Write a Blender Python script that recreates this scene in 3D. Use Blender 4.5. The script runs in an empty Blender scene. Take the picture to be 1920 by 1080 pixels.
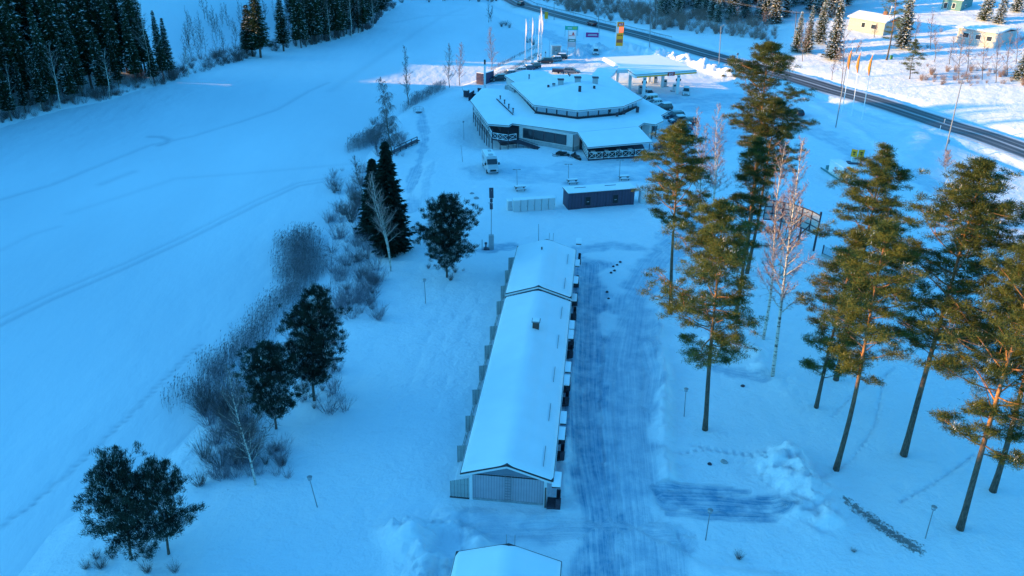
import bpy, bmesh, math, random
import numpy as np
from mathutils import Vector, Matrix, noise as mnoise
R_ = math.radians
rng = random.Random(7)
nrng = np.random.default_rng(11)
scene = bpy.context.scene
COL = scene.collection

# ------------------------------------------------------------------ camera
FPX, CAMH, PITCH, ROLL = 1520.0, 50.0, R_(27.2), R_(1.0)
_f = Vector((0, math.cos(PITCH), -math.sin(PITCH)))
_u0 = Vector((0, math.sin(PITCH), math.cos(PITCH)))
_r = Vector((1, 0, 0)) * math.cos(ROLL) + _u0 * math.sin(ROLL)
_u = -Vector((1, 0, 0)) * math.sin(ROLL) + _u0 * math.cos(ROLL)
cam_d = bpy.data.cameras.new("camera")
cam = bpy.data.objects.new("camera", cam_d)
COL.objects.link(cam)
cam.matrix_world = Matrix(((_r.x, _u.x, -_f.x, 0), (_r.y, _u.y, -_f.y, 0), (_r.z, _u.z, -_f.z, CAMH), (0, 0, 0, 1)))
cam_d.sensor_width = 36
cam_d.lens = 36 * FPX / 1920
cam_d.clip_end = 6000
scene.camera = cam

# ------------------------------------------------------------------ sun, sky, exposure
SUN_EL = R_(9.0)
SDX, SDY = -0.9975, 0.07            # horizontal direction towards the sun
world = bpy.data.worlds.new("World")
scene.world = world
world.use_nodes = True
wn = world.node_tree
wn.nodes.clear()
sky = wn.nodes.new('ShaderNodeTexSky')
sky.sky_type = 'NISHITA'
sky.sun_disc = False
sky.sun_elevation = SUN_EL
sky.sun_rotation = math.atan2(SDX, SDY)
sky.air_density = 1.0
sky.dust_density = 1.0
sky.ozone_density = 6.0
hs = wn.nodes.new('ShaderNodeMix'); hs.data_type = 'RGBA'; hs.blend_type = 'MULTIPLY'
hs.inputs[0].default_value = 1.0
hs.inputs[7].default_value = (0.60, 1.36, 1.20, 1)      # the deep blue of the shade under a clear winter sky
bg = wn.nodes.new('ShaderNodeBackground')
bg.inputs[1].default_value = 0.15
wo = wn.nodes.new('ShaderNodeOutputWorld')
wn.links.new(sky.outputs[0], hs.inputs[6])
wn.links.new(hs.outputs[2], bg.inputs[0])
wn.links.new(bg.outputs[0], wo.inputs[0])
sd = bpy.data.lights.new("sun", 'SUN')
sd.energy = 3.4
sd.angle = R_(0.5)
sd.color = (1.0, 0.56, 0.15)
so = bpy.data.objects.new("sun", sd)
COL.objects.link(so)
so.rotation_euler = Vector((SDX * math.cos(SUN_EL), SDY * math.cos(SUN_EL), math.sin(SUN_EL))).to_track_quat('Z', 'Y').to_euler()
vs = scene.view_settings
vs.view_transform = 'Standard'
vs.look = 'None'
vs.exposure = 1.86
vs.gamma = 1.0

# ------------------------------------------------------------------ pixel -> plane helper (positions measured off the photo)
def ray(px, py):
    return _f + _r * ((px - 960) / FPX) - _u * ((py - 540) / FPX)
def PL(px, py, z=0.0):
    d = ray(px, py); t = (z - CAMH) / d.z
    return Vector((d.x * t, d.y * t))

# ------------------------------------------------------------------ terrain
def wpts(pts, z=0.0):
    return np.array([tuple(PL(x, y, z)) for x, y in pts])
LAKE_Z = -2.0
_rs = wpts([(40,1075),(110,985),(200,930),(300,865),(370,800),(420,750),(475,665),(540,590),(600,505),(618,440),(640,395),(648,345),(690,292),(722,240),(770,198),(850,166),(900,146),(940,122),(975,103),(1000,88),(1004,74),(985,62),(960,50),(935,34),(912,20),(893,6)], LAKE_Z)
_ls = wpts([(0,240),(60,222),(120,205),(200,190),(250,172),(300,160),(370,138),(440,118),(490,103),(560,88),(600,82),(650,70),(690,58),(705,45),(720,28),(745,12),(760,2)], LAKE_Z)
LAKE = np.vstack([np.array([[-150,-140],[-70,-30],[-44,20]]), _rs, _ls[::-1], np.array([[-128,140],[-150,95],[-190,0],[-250,-140]])])
ROADC = np.vstack([np.array([[-40, 560.], [-24,470.]]), wpts([(965,3),(1000,16),(1100,43),(1200,67.5),(1340,107),(1488,148),(1560,170),(1624,187),(1687,207),(1775,236),(1920,284)]), np.array([[122,95.],[150,30.],[185,-60.]])])

def segdist(P, poly, closed=False):
    """distance, along-length and signed side (positive = right of travel) from points P to a polyline"""
    n = len(poly); m = n if closed else n - 1
    best = np.full(len(P), 1e9); along = np.zeros(len(P)); side = np.zeros(len(P))
    L = 0.0
    for i in range(m):
        a = poly[i]; b = poly[(i + 1) % n]; ab = b - a; l = math.hypot(*ab)
        if l < 1e-6: continue
        t = np.clip(((P - a) @ ab) / (l * l), 0, 1)
        dx = P[:, 0] - (a[0] + t * ab[0]); dy = P[:, 1] - (a[1] + t * ab[1])
        d = np.hypot(dx, dy)
        c = (ab[1] * (P[:, 0] - a[0]) - ab[0] * (P[:, 1] - a[1]))
        k = d < best
        best[k] = d[k]; along[k] = (L + t * l)[k]; side[k] = np.sign(c)[k]
        L += l
    return best, along, side
def inside(P, poly):
    r = np.zeros(len(P), bool); n = len(poly); j = n - 1
    for i in range(n):
        xi, yi = poly[i]; xj, yj = poly[j]
        c = ((yi > P[:, 1]) != (yj > P[:, 1])) & (P[:, 0] < (xj - xi) * (P[:, 1] - yi) / (yj - yi + 1e-12) + xi)
        r ^= c; j = i
    return r
_perm = nrng.random((256, 256))
def vnoise(x, y):
    xi = np.floor(x).astype(int); yi = np.floor(y).astype(int)
    fx = x - xi; fy = y - yi; fx = fx * fx * (3 - 2 * fx); fy = fy * fy * (3 - 2 * fy)
    g = lambda i, j: _perm[i & 255, j & 255]
    return (g(xi, yi) * (1 - fx) + g(xi + 1, yi) * fx) * (1 - fy) + (g(xi, yi + 1) * (1 - fx) + g(xi + 1, yi + 1) * fx) * fy - 0.5
def fbm(x, y, o=4):
    s = 0; a = 1.0
    for k in range(o):
        s = s + a * vnoise(x + 17.3 * k, y + 9.1 * k); x = x * 2.03; y = y * 2.03; a *= 0.5
    return s
def sstep(t):
    t = np.clip(t, 0, 1); return t * t * (3 - 2 * t)

# banks of ploughed snow: pixel line, height, half width, lumpiness
BERMS = [
    ([(1262,500),(1243,545),(1232,640),(1247,720),(1242,800),(1250,900)], .5, .8, .8),
    ([(1250,1000),(1262,1040),(1320,1075),(1450,1090)], .3, .7, .2),
    ([(1455,880),(1475,930),(1500,965),(1530,985)], .7, 1.5, .9),
    ([(1480,860),(1530,905),(1560,950)], .6, 2.0, .4), ([(1475,850),(1505,900),(1530,950),(1560,985)], .5, 1.0, 1.2), ([(1380,640),(1440,690),(1500,740)], .3, 2.2, .6), ([(820,985),(870,1000),(900,1040),(850,1070)], .7, 1.3, 1.4), ([(740,1000),(770,1060)], .5, 1.2, 1.2), ([(1215,640),(1240,690),(1236,760)], .25, .7, 1.0),
    ([(770,1000),(790,1030),(800,1070),(795,1100)], 1.0, 1.6, .9),
    ([(840,962),(930,968),(1020,972),(1045,960)], .22, .8, .4),
    ([(1082,490),(1085,560),(1078,640),(1068,740),(1058,860),(1055,920)], .3, .55, .3),
    ([(1330,640),(1370,655),(1420,665),(1430,700)], .5, .9, .6),
    ([(1100,88),(1140,98),(1180,96),(1230,104),(1275,115),(1310,124),(1350,140),(1400,152)], 1.6, 2.6, 1.0),
    ([(1060,100),(1085,104),(1080,96)], 1.8, 3.0, .8),
    ([(1430,150),(1480,168),(1540,205),(1600,240),(1660,280)], .5, 1.6, .5),
    ([(930,143),(965,128),(1000,116),(1040,104)], .5, 1.2, .4),
    ([(815,300),(800,340),(812,385)], .35, 2.0, .3),
    ([(900,350),(960,352),(1050,345)], .3, 1.0, .5),
    ([(1200,395),(1270,405),(1330,440)], .3, 1.2, .4),
    ([(1700,240),(1740,250),(1700,300)], .7, 3, .4),
]
BERMW = [(wpts(p), h, w, l) for p, h, w, l in BERMS]
# worn and driven lanes: pixel line, half width in m, strength
LANES = [
    ([(1105,495),(1100,560),(1098,640),(1095,740),(1100,850),(1120,960),(1130,1110)], 1.9, .85),
    ([(1345,385),(1300,430),(1235,485),(1190,560),(1172,680),(1175,800),(1188,950),(1200,1110)], 2.6, .6), ([(1255,470),(1205,530),(1150,640),(1140,760),(1150,900),(1160,1100)], 1.0, .5),
    ([(1250,1000),(1150,985),(1000,985),(900,990)], 1.6, .45),
    ([(900,470),(960,462)], 1.0, .7), ([(1085,468),(1150,462),(1215,468),(1260,470)], 1.3, .6),
    ([(905,322),(1000,330),(1110,338),(1240,322),(1300,300),(1360,262),(1410,215)], 3.0, .38),
    ([(930,318),(1080,312),(1230,300)], 2.0, .34),
    ([(1300,205),(1390,192),(1450,190),(1500,222),(1560,262),(1620,298),(1720,330),(1900,420)], 2.6, .42),
    ([(1130,160),(1230,185),(1310,188),(1380,180)], 3.2, .5),
    ([(1010,50),(1067,78),(1110,92),(1090,112),(1060,130)], 3.5, .5),
    ([(1248,938),(1350,940),(1462,950)], 1.5, 1.0),
    ([(1225,915),(1300,918),(1400,922)], .5, .8),
    ([(1255,965),(1360,968),(1450,972)], .5, .7),
    ([(790,200),(797,255),(785,300),(768,345),(772,395)], .8, .55),
    ([(812,300),(800,340),(795,385)], .6, .3),
    ([(1350,690),(1390,700),(1420,705)], .8, .6),
    ([(1210,640),(1225,700),(1215,760)], 1.2, .55),
]
LANEW = [(wpts(p), w, s) for p, w, s in LANES]
FEET = [(wpts(p), st, dp) for p, st, dp in [([(1262,850),(1330,842),(1430,858),(1490,900)], .8, .16), ([(1300,835),(1400,850),(1440,845)], .8, .16), ([(1436,850),(1440,880),(1428,905)], .7, .2),
    ([(1540,900),(1600,860),(1640,800),(1660,700)], .8, .12), ([(1250,870),(1360,885),(1450,890)], 9, .10), ([(1255,845),(1350,862),(1440,868)], 9, .10), ([(1270,1000),(1285,1040),(1330,1062),(1500,1075)], 9, .14),
    ([(840,560),(800,640),(770,720),(740,800)], 5, .06), ([(900,560),(860,640),(835,720),(805,800)], 5, .06), ([(870,560),(830,640),(800,720)], 5, .05), ([(1690,940),(1760,900),(1830,850)], .8, .14),
    ([(1560,780),(1600,740),(1680,690)], .8, .10), ([(860,975),(960,990),(1060,985)], 7, .12), ([(850,985),(950,1002),(1060,996)], 7, .12)]]
# spots where brown grass stands through the snow
VEG = [([(1590,945),(1650,985),(1720,1030)], .9, .9), ([(900,143),(965,118),(1010,92)], 2.0, .8), ([(1700,150),(1780,140),(1920,165)], 5, .5),
       ([(620,480),(680,560),(700,600)], 4, .25), ([(350,930),(480,900),(540,860)], 3, .2), ([(1240,40),(1330,70),(1450,60)], 9, .35)]
VEGW = [(wpts(p), w, s) for p, w, s in VEG]

def height(P):
    """terrain height and masks for points P (N,2)"""
    x = P[:, 0]; y = P[:, 1]
    d, _, _ = segdist(P, LAKE, True)
    ins = inside(P, LAKE)
    z = np.full(len(P), LAKE_Z)
    left = (x < -40 - 0.0 * y) & (y < 420) & (x < -128 + (y - 140) * 0.45 + 18)
    ramp = np.where(y < 120, 13.0, 13.0 + 19 * sstep((y - 120) / 50))
    right_z = LAKE_Z + 0.55 * sstep(d / 2.5) + 1.45 * sstep(d / ramp)
    shade_hill = 4.0 * sstep(d / 60.0) + (22.0 * sstep((d - 14) / 105) + 24.0 * sstep((d - 20) / 90) * sstep((y - 262) / 14)) * sstep((y - 226) / 8) + (46.0 * sstep((d - 6) / 92.0) + (17 + 9 * sstep((150 - y) / 35)) * sstep((d - 90) / 120)) * sstep((225 - y) / 13.0)  # ridge, mostly out of view, shaped to cast the shade and leave the sunlit gap
    left_z = LAKE_Z + 0.9 * sstep(d / 4.0) + shade_hill + 0.9 * fbm(x / 14, y / 14, 3) * sstep(d / 12)
    z = np.where(ins, LAKE_Z - 0.8 * sstep(d / 3.0), np.where(left, left_z, right_z))
    # far end of the valley
    far = sstep((y - 372) / 260.0) * (1 - ins)
    z = z + far * 34
    # beyond the highway
    dr, al, sd_ = segdist(P, ROADC)
    # travelling from far to near the bank with the houses lies on the left of travel (side < 0 in this convention)
    bey = np.where(sd_ < 0, dr, -dr)
    rise = 0.115 * np.clip(bey - 9, 0, 260) * (1 - 0.45 * sstep((bey - 110) / 150))
    z = z + np.where(ins, 0, rise)
    ditch = -0.55 * np.exp(-((dr - 8.5) / 2.0) ** 2)
    onroad = sstep((7.5 - dr) / 2.5)
    land = (~ins) & (~left)
    z = np.where(land, z * (1 - onroad) + 0.15 * onroad + ditch * (1 - onroad), z)
    z = np.where(land, z + 0.35 * np.exp(-((dr - 6.6) / 0.9) ** 2) * (0.7 + fbm(x / 2, y / 2, 2)), z)
    calm = (1 - onroad)
    z = z + np.where(ins, 0, (0.26 * fbm(x / 13, y / 13, 3) + 0.06 * fbm(x / 2.2, y / 2.2, 3) + (y < 140) * 0.035 * fbm(x / .9, y / .9, 2)) * calm * (0.35 + 0.65 * sstep(d / 6)))
    ice = np.zeros(len(P)); lane_u = np.zeros(len(P)); lane_v = np.zeros(len(P)); bestl = np.full(len(P), 1e9)
    wob = fbm(x / 3.0, y / 3.0, 3)
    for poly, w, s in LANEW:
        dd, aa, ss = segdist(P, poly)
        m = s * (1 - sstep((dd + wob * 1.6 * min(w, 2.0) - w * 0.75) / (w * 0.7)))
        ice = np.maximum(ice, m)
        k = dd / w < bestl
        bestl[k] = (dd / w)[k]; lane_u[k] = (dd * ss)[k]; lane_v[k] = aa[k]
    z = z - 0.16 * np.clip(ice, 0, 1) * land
    z = z + land * np.clip(ice, 0, 1) * (0.16 * fbm(lane_u * 1.5 + 3, lane_v * .045, 3) + .05 * fbm(x / .8, y / .8, 2))
    # trodden and wheeled lines on the snow near the camera
    for pts_, st, dep in FEET:
        dd, aa, ss = segdist(P, pts_)
        near = dd < 1.0
        if near.any(): z[near] -= (1.7 * dep * np.exp(-(dd[near] / .22) ** 2) * (.5 + .5 * np.cos(aa[near] * 6.283 / st)))
    for poly, h, w, lump in BERMW:
        dd, aa, ss = segdist(P, poly)
        m = np.exp(-(dd / w) ** 2)
        nz = 1 + lump * 1.7 * fbm(x / 2.4 + 5, y / 2.4, 4)
        nz = nz + lump * .8 * fbm(x / .7, y / .7 + 9, 3) * (y < 115)
        z = z + (1.15 if poly[0][1] < 120 else 1.0) * h * m * np.clip(nz, 0.25, 1.9)
    z = z - land * 1.9 * np.exp(-(((x + 5.5) / 7.5) ** 2 + ((y - 171) / 11.0) ** 2) ** 1.3)
    veg = np.zeros(len(P))
    for poly, w, s in VEGW:
        dd, aa, ss = segdist(P, poly)
        veg = np.maximum(veg, s * np.exp(-(dd / w) ** 2))
    return z, ice, veg, lane_u, lane_v
def hz(x, y):
    return float(height(np.array([[x, y]]))[0][0])
def G(px, py):
    """first hit of the pixel's ray with the terrain"""
    d = ray(px, py)
    ts = np.linspace(45, 520, 120)
    for _ in range(3):
        P = np.stack([d.x * ts, d.y * ts], 1)
        g = np.maximum(height(P)[0], LAKE_Z)
        below = (CAMH + d.z * ts) < g
        if not below.any():
            i = len(ts) - 1
        else:
            i = int(np.argmax(below))
        i = max(i, 1)
        ts = np.linspace(ts[i - 1], ts[i], 14)
    t = ts[-1]
    return Vector((d.x * t, d.y * t, max(hz(d.x * t, d.y * t), LAKE_Z)))
def top_z(base, px, py):
    """height reached above the ground point base by something whose top is drawn at pixel row py"""
    d = ray(px, py)
    t = base.y / d.y
    return CAMH + d.z * t - base.z

# ------------------------------------------------------------------ tags
def tag(o, label=None, cat=None, group=None, kind=None):
    if label: o['label'] = label
    if cat: o['category'] = cat
    if group: o['group'] = group
    if kind: o['kind'] = kind
    return o
def empty(name, loc, rz=0.0, label=None, cat=None, group=None):
    o = bpy.data.objects.new(name, None); COL.objects.link(o)
    o.location = loc; o.rotation_euler = (0, 0, rz); o.empty_display_size = 0.3
    return tag(o, label, cat, group)
def kids(o):
    return [c for c in bpy.data.objects if c.parent == o]
def copy_tree(o, parent=None, ch=None):
    c = o.copy(); COL.objects.link(c)
    if parent is not None: c.parent = parent
    for k in list(o.children): copy_tree(k, c)
    return c

# ------------------------------------------------------------------ mesh helpers
def mesh_arrays(name, V, tris=None, quads=None, mt=None, mq=None):
    me = bpy.data.meshes.new(name)
    V = np.asarray(V, np.float32)
    t = np.zeros((0, 3), np.int32) if tris is None else np.asarray(tris, np.int32).reshape(-1, 3)
    q = np.zeros((0, 4), np.int32) if quads is None else np.asarray(quads, np.int32).reshape(-1, 4)
    me.vertices.add(len(V)); me.vertices.foreach_set('co', V.ravel())
    me.loops.add(t.size + q.size)
    me.loops.foreach_set('vertex_index', np.concatenate([t.ravel(), q.ravel()]).astype(np.int32))
    me.polygons.add(len(t) + len(q))
    starts = np.concatenate([np.arange(len(t)) * 3, t.size + np.arange(len(q)) * 4]).astype(np.int32)
    me.polygons.foreach_set('loop_start', starts)
    if mt is not None or mq is not None:
        a = np.zeros(len(t), np.int32) if mt is None else np.asarray(mt, np.int32)
        b = np.zeros(len(q), np.int32) if mq is None else np.asarray(mq, np.int32)
        me.polygons.foreach_set('material_index', np.concatenate([a, b]).astype(np.int32))
    me.update(calc_edges=True)
    return me

class MB:
    """collects shapes; build() links them as ONE mesh object"""
    def __init__(s): s.v = []; s.f = []; s.m = []
    def face(s, pts, m=0):
        b = len(s.v); s.v += [tuple(p) for p in pts]; s.f.append(tuple(range(b, b + len(pts)))); s.m.append(m)
    def box(s, c, d, rz=0.0, m=0, M=None):
        hx, hy, hz_ = d[0] / 2, d[1] / 2, d[2] / 2
        pts = [(-hx,-hy,-hz_),(hx,-hy,-hz_),(hx,hy,-hz_),(-hx,hy,-hz_),(-hx,-hy,hz_),(hx,-hy,hz_),(hx,hy,hz_),(-hx,hy,hz_)]
        T = Matrix.Translation(c) @ (M if M else Matrix.Rotation(rz, 4, 'Z'))
        b = len(s.v); s.v += [tuple(T @ Vector(p)) for p in pts]
        for q in ((0,3,2,1),(4,5,6,7),(0,1,5,4),(1,2,6,5),(2,3,7,6),(3,0,4,7)):
            s.f.append(tuple(b + i for i in q)); s.m.append(m)
        return s
    def bar(s, a, b_, w, h=None, m=0):
        """square bar from a to b"""
        a = Vector(a); b_ = Vector(b_); h = h or w; d = b_ - a; L = d.length
        if L < 1e-6: return s
        z = d.normalized(); up = Vector((0, 0, 1)) if abs(z.z) < .95 else Vector((0, 1, 0))
        x = up.cross(z).normalized(); y = z.cross(x)
        M = Matrix((x, y, z)).transposed().to_4x4()
        return s.box((a + b_) / 2, (w, h, L), M=M, m=m)
    def tube(s, pts, rad, n=6, m=0, cap=True):
        pts = [Vector(p) for p in pts]
        if not hasattr(rad, '__len__'): rad = [rad] * len(pts)
        b = len(s.v); k = len(pts); px_ = None
        for i, p in enumerate(pts):
            t = (pts[min(i + 1, k - 1)] - pts[max(i - 1, 0)]).normalized()
            if px_ is None:
                up = Vector((0, 0, 1)) if abs(t.z) < .9 else Vector((1, 0, 0)); px_ = up.cross(t).normalized()
            px_ = (px_ - t * px_.dot(t)).normalized(); py_ = t.cross(px_)
            for j in range(n):
                a = 2 * math.pi * j / n
                s.v.append(tuple(p + (px_ * math.cos(a) + py_ * math.sin(a)) * rad[i]))
        for i in range(k - 1):
            for j in range(n):
                s.f.append((b + i*n + j, b + i*n + (j+1) % n, b + (i+1)*n + (j+1) % n, b + (i+1)*n + j)); s.m.append(m)
        if cap:
            s.f.append(tuple(b + j for j in reversed(range(n)))); s.m.append(m)
            s.f.append(tuple(b + (k-1)*n + j for j in range(n))); s.m.append(m)
        return s
    def prism(s, poly, z0, z1, m=0, mtop=None):
        """vertical prism of a 2-D polygon; z1 a number or a list per corner"""
        n = len(poly); b = len(s.v)
        z1s = z1 if hasattr(z1, '__len__') else [z1] * n
        z0s = z0 if hasattr(z0, '__len__') else [z0] * n
        area = sum(poly[i][0]*poly[(i+1) % n][1] - poly[(i+1) % n][0]*poly[i][1] for i in range(n))
        if area < 0: poly = poly[::-1]; z1s = list(z1s)[::-1]; z0s = list(z0s)[::-1]
        s.v += [(p[0], p[1], z0s[i]) for i, p in enumerate(poly)] + [(p[0], p[1], z1s[i]) for i, p in enumerate(poly)]
        s.f.append(tuple(b + i for i in reversed(range(n)))); s.m.append(m)
        s.f.append(tuple(b + n + i for i in range(n))); s.m.append(m if mtop is None else mtop)
        for i in range(n):
            j = (i + 1) % n
            s.f.append((b + i, b + j, b + n + j, b + n + i)); s.m.append(m)
        return s
    def extr(s, prof, axis, a0, a1, m=0):
        """extrude a closed profile (list of 2-D points in the plane normal to axis) from a0 to a1"""
        n = len(prof); b = len(s.v)
        def P(p, a): return (a, p[0], p[1]) if axis == 'x' else (p[0], a, p[1])
        s.v += [P(p, a0) for p in prof] + [P(p, a1) for p in prof]
        s.f.append(tuple(b + i for i in range(n))); s.m.append(m)
        s.f.append(tuple(b + n + i for i in reversed(range(n)))); s.m.append(m)
        for i in range(n):
            j = (i + 1) % n
            s.f.append((b + j, b + i, b + n + i, b + n + j)); s.m.append(m)
        return s
    def build(s, name, mats, parent=None, smooth=False, bevel=0.0, recalc=True):
        me = bpy.data.meshes.new(name)
        me.from_pydata(s.v, [], s.f)
        mats = mats if isinstance(mats, (list, tuple)) else [mats]
        for m in mats: me.materials.append(m)
        me.polygons.foreach_set('material_index', s.m)
        if recalc:
            bm = bmesh.new(); bm.from_mesh(me)
            bmesh.ops.recalc_face_normals(bm, faces=bm.faces)
            bm.to_mesh(me); bm.free()
        if smooth: me.polygons.foreach_set('use_smooth', [True] * len(me.polygons))
        o = bpy.data.objects.new(name, me); COL.objects.link(o)
        if parent is not None: o.parent = parent
        if bevel:
            b = o.modifiers.new('bevel', 'BEVEL'); b.width = bevel; b.segments = 2; b.limit_method = 'ANGLE'; b.angle_limit = R_(35)
        return o

# ------------------------------------------------------------------ materials
def mat(name, col, rough=0.7, metal=0.0, noise=0.0, nscale=4.0, bump=0.0, bscale=20.0, spec=0.5, emit=None, coat=0.0):
    m = bpy.data.materials.new(name); m.use_nodes = True
    nt = m.node_tree; b = nt.nodes['Principled BSDF']
    b.inputs['Roughness'].default_value = rough; b.inputs['Metallic'].default_value = metal
    b.inputs['Specular IOR Level'].default_value = spec
    if coat: b.inputs['Coat Weight'].default_value = coat
    b.inputs['Base Color'].default_value = (*col, 1)
    tc = nt.nodes.new('ShaderNodeTexCoord')
    if noise:
        n = nt.nodes.new('ShaderNodeTexNoise'); n.inputs['Scale'].default_value = nscale; n.inputs['Detail'].default_value = 5
        nt.links.new(tc.outputs['Object'], n.inputs['Vector'])
        r = nt.nodes.new('ShaderNodeMapRange'); r.inputs[1].default_value = .3; r.inputs[2].default_value = .7
        r.inputs[3].default_value = 1 - noise; r.inputs[4].default_value = 1 + noise
        nt.links.new(n.outputs[0], r.inputs[0])
        mx = nt.nodes.new('ShaderNodeMix'); mx.data_type = 'RGBA'; mx.blend_type = 'MULTIPLY'; mx.inputs[0].default_value = 1
        mx.inputs[6].default_value = (*col, 1); nt.links.new(r.outputs[0], mx.inputs[7]); nt.links.new(mx.outputs[2], b.inputs['Base Color'])
    if bump:
        n2 = nt.nodes.new('ShaderNodeTexNoise'); n2.inputs['Scale'].default_value = bscale; n2.inputs['Detail'].default_value = 6
        nt.links.new(tc.outputs['Object'], n2.inputs['Vector'])
        bp = nt.nodes.new('ShaderNodeBump'); bp.inputs['Strength'].default_value = bump; bp.inputs['Distance'].default_value = .1
        nt.links.new(n2.outputs[0], bp.inputs['Height']); nt.links.new(bp.outputs[0], b.inputs['Normal'])
    if emit:
        b.inputs['Emission Color'].default_value = (*emit[0], 1); b.inputs['Emission Strength'].default_value = emit[1]
    return m
def N(nt, t, **k):
    n = nt.nodes.new(t)
    for a, v in k.items(): setattr(n, a, v)
    return n
SNOW = (0.86, 0.87, 0.89)
def ground_material():
    m = bpy.data.materials.new('ground_snow'); m.use_nodes = True; nt = m.node_tree; L = nt.links
    b = nt.nodes['Principled BSDF']; b.inputs['Roughness'].default_value = .75; b.inputs['Specular IOR Level'].default_value = .25
    at = N(nt, 'ShaderNodeAttribute', attribute_name='mask'); uv = N(nt, 'ShaderNodeAttribute', attribute_name='lane')
    geo = N(nt, 'ShaderNodeNewGeometry')
    sep = N(nt, 'ShaderNodeSeparateColor'); L.new(at.outputs['Color'], sep.inputs[0])
    def noise(scale, vec, detail=5, mapping=None, rough=.55):
        n = N(nt, 'ShaderNodeTexNoise'); n.inputs['Scale'].default_value = scale; n.inputs['Detail'].default_value = detail
        n.inputs['Roughness'].default_value = rough
        if mapping:
            mp = N(nt, 'ShaderNodeMapping'); mp.inputs['Scale'].default_value = mapping; L.new(vec, mp.inputs['Vector']); vec = mp.outputs[0]
        L.new(vec, n.inputs['Vector']); return n.outputs[0]
    def rng_(v, a, b_, c, d):
        r = N(nt, 'ShaderNodeMapRange'); r.inputs[1].default_value = a; r.inputs[2].default_value = b_; r.inputs[3].default_value = c; r.inputs[4].default_value = d
        L.new(v, r.inputs[0]); return r.outputs[0]
    def math_(op, a, b_=None):
        n = N(nt, 'ShaderNodeMath', operation=op)
        for i, v in enumerate((a, b_)):
            if v is None: continue
            if isinstance(v, (int, float)): n.inputs[i].default_value = v
            else: L.new(v, n.inputs[i])
        return n.outputs[0]
    pos = geo.outputs['Position']
    streak = noise(1.0, uv.outputs['Vector'], 6, (3.6, .07, 1), .68)
    fine = noise(1.0, uv.outputs['Vector'], 5, (13, .5, 1), .65)
    patch = noise(.55, pos, 6, None, .6)
    s = math_('ADD', math_('MULTIPLY', streak, .55), math_('ADD', math_('MULTIPLY', fine, .25), math_('MULTIPLY', patch, .5)))
    s = rng_(s, .50, .80, 0, 1)
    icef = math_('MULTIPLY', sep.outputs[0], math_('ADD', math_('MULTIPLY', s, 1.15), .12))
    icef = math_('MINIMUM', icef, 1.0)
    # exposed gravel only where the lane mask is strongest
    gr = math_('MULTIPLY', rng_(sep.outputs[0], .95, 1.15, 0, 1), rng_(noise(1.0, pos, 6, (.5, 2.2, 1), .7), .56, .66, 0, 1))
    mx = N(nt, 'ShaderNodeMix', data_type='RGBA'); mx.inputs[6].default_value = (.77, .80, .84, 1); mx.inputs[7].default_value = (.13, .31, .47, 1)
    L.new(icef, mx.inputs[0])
    mg = N(nt, 'ShaderNodeMix', data_type='RGBA'); mg.inputs[7].default_value = (.09, .09, .10, 1); L.new(mx.outputs[2], mg.inputs[6]); L.new(gr, mg.inputs[0])
    vegn = noise(2.2, pos, 8, None, .75)
    vg = rng_(math_('ADD', vegn, math_('MULTIPLY', sep.outputs[1], .30)), .66, .74, 0, .8)
    vg = math_('MULTIPLY', vg, rng_(sep.outputs[1], .08, .3, 0, 1))
    mv = N(nt, 'ShaderNodeMix', data_type='RGBA'); mv.inputs[7].default_value = (.10, .075, .055, 1); L.new(mg.outputs[2], mv.inputs[6]); L.new(vg, mv.inputs[0])
    L.new(mv.outputs[2], b.inputs['Base Color'])
    h = math_('ADD', math_('MULTIPLY', noise(.35, pos, 5), .55), math_('MULTIPLY', noise(2.2, pos, 7, None, .62), .15))
    h = math_('ADD', h, math_('MULTIPLY', noise(14, pos, 4), .012))
    lanes = math_('MULTIPLY', math_('ADD', math_('MULTIPLY', streak, .11), math_('MULTIPLY', fine, .05)), rng_(sep.outputs[0], 0, .4, 0, 1))
    h = math_('ADD', h, lanes)
    bp = N(nt, 'ShaderNodeBump'); bp.inputs['Strength'].default_value = .9; bp.inputs['Distance'].default_value = .8
    L.new(h, bp.inputs['Height']); L.new(bp.outputs[0], b.inputs['Normal'])
    return m
def axis(parts):
    out = []
    for a, b, s in parts: out += list(np.arange(a, b, s))
    out.append(parts[-1][1]); return np.array(out, float)
def build_ground():
    xs = np.concatenate([-np.geomspace(2200, 140, 26), axis([(-130, -62, 1.3), (-62, -22, .5), (-22, 48, .27), (48, 78, .5), (78, 230, 1.1)]), np.geomspace(245, 2400, 24)])
    ys = np.concatenate([-np.geomspace(900, 12, 14), axis([(-5, 42, 3.0), (42, 76, .27), (76, 178, .5), (178, 345, .95), (345, 470, 3)]), np.geomspace(490, 2600, 24)])
    X, Y = np.meshgrid(xs, ys)
    P = np.stack([X.ravel(), Y.ravel()], 1)
    z, ice, veg, lu, lv = height(P)
    V = np.concatenate([P, z[:, None]], 1)
    nx, ny = len(xs), len(ys)
    i = np.arange(nx - 1)[None, :] + np.arange(ny - 1)[:, None] * nx
    q = np.stack([i, i + 1, i + 1 + nx, i + nx], -1).reshape(-1, 4)
    me = mesh_arrays('ground', V, quads=q)
    c = me.color_attributes.new('mask', 'FLOAT_COLOR', 'POINT')
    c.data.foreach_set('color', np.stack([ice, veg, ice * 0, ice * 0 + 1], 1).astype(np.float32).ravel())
    a = me.attributes.new('lane', 'FLOAT_VECTOR', 'POINT')
    a.data.foreach_set('vector', np.stack([lu, lv, lu * 0], 1).astype(np.float32).ravel())
    me.polygons.foreach_set('use_smooth', np.ones(len(me.polygons), bool))
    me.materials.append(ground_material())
    o = bpy.data.objects.new('ground', me); COL.objects.link(o); o['kind'] = 'structure'
    return o
build_ground()

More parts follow.
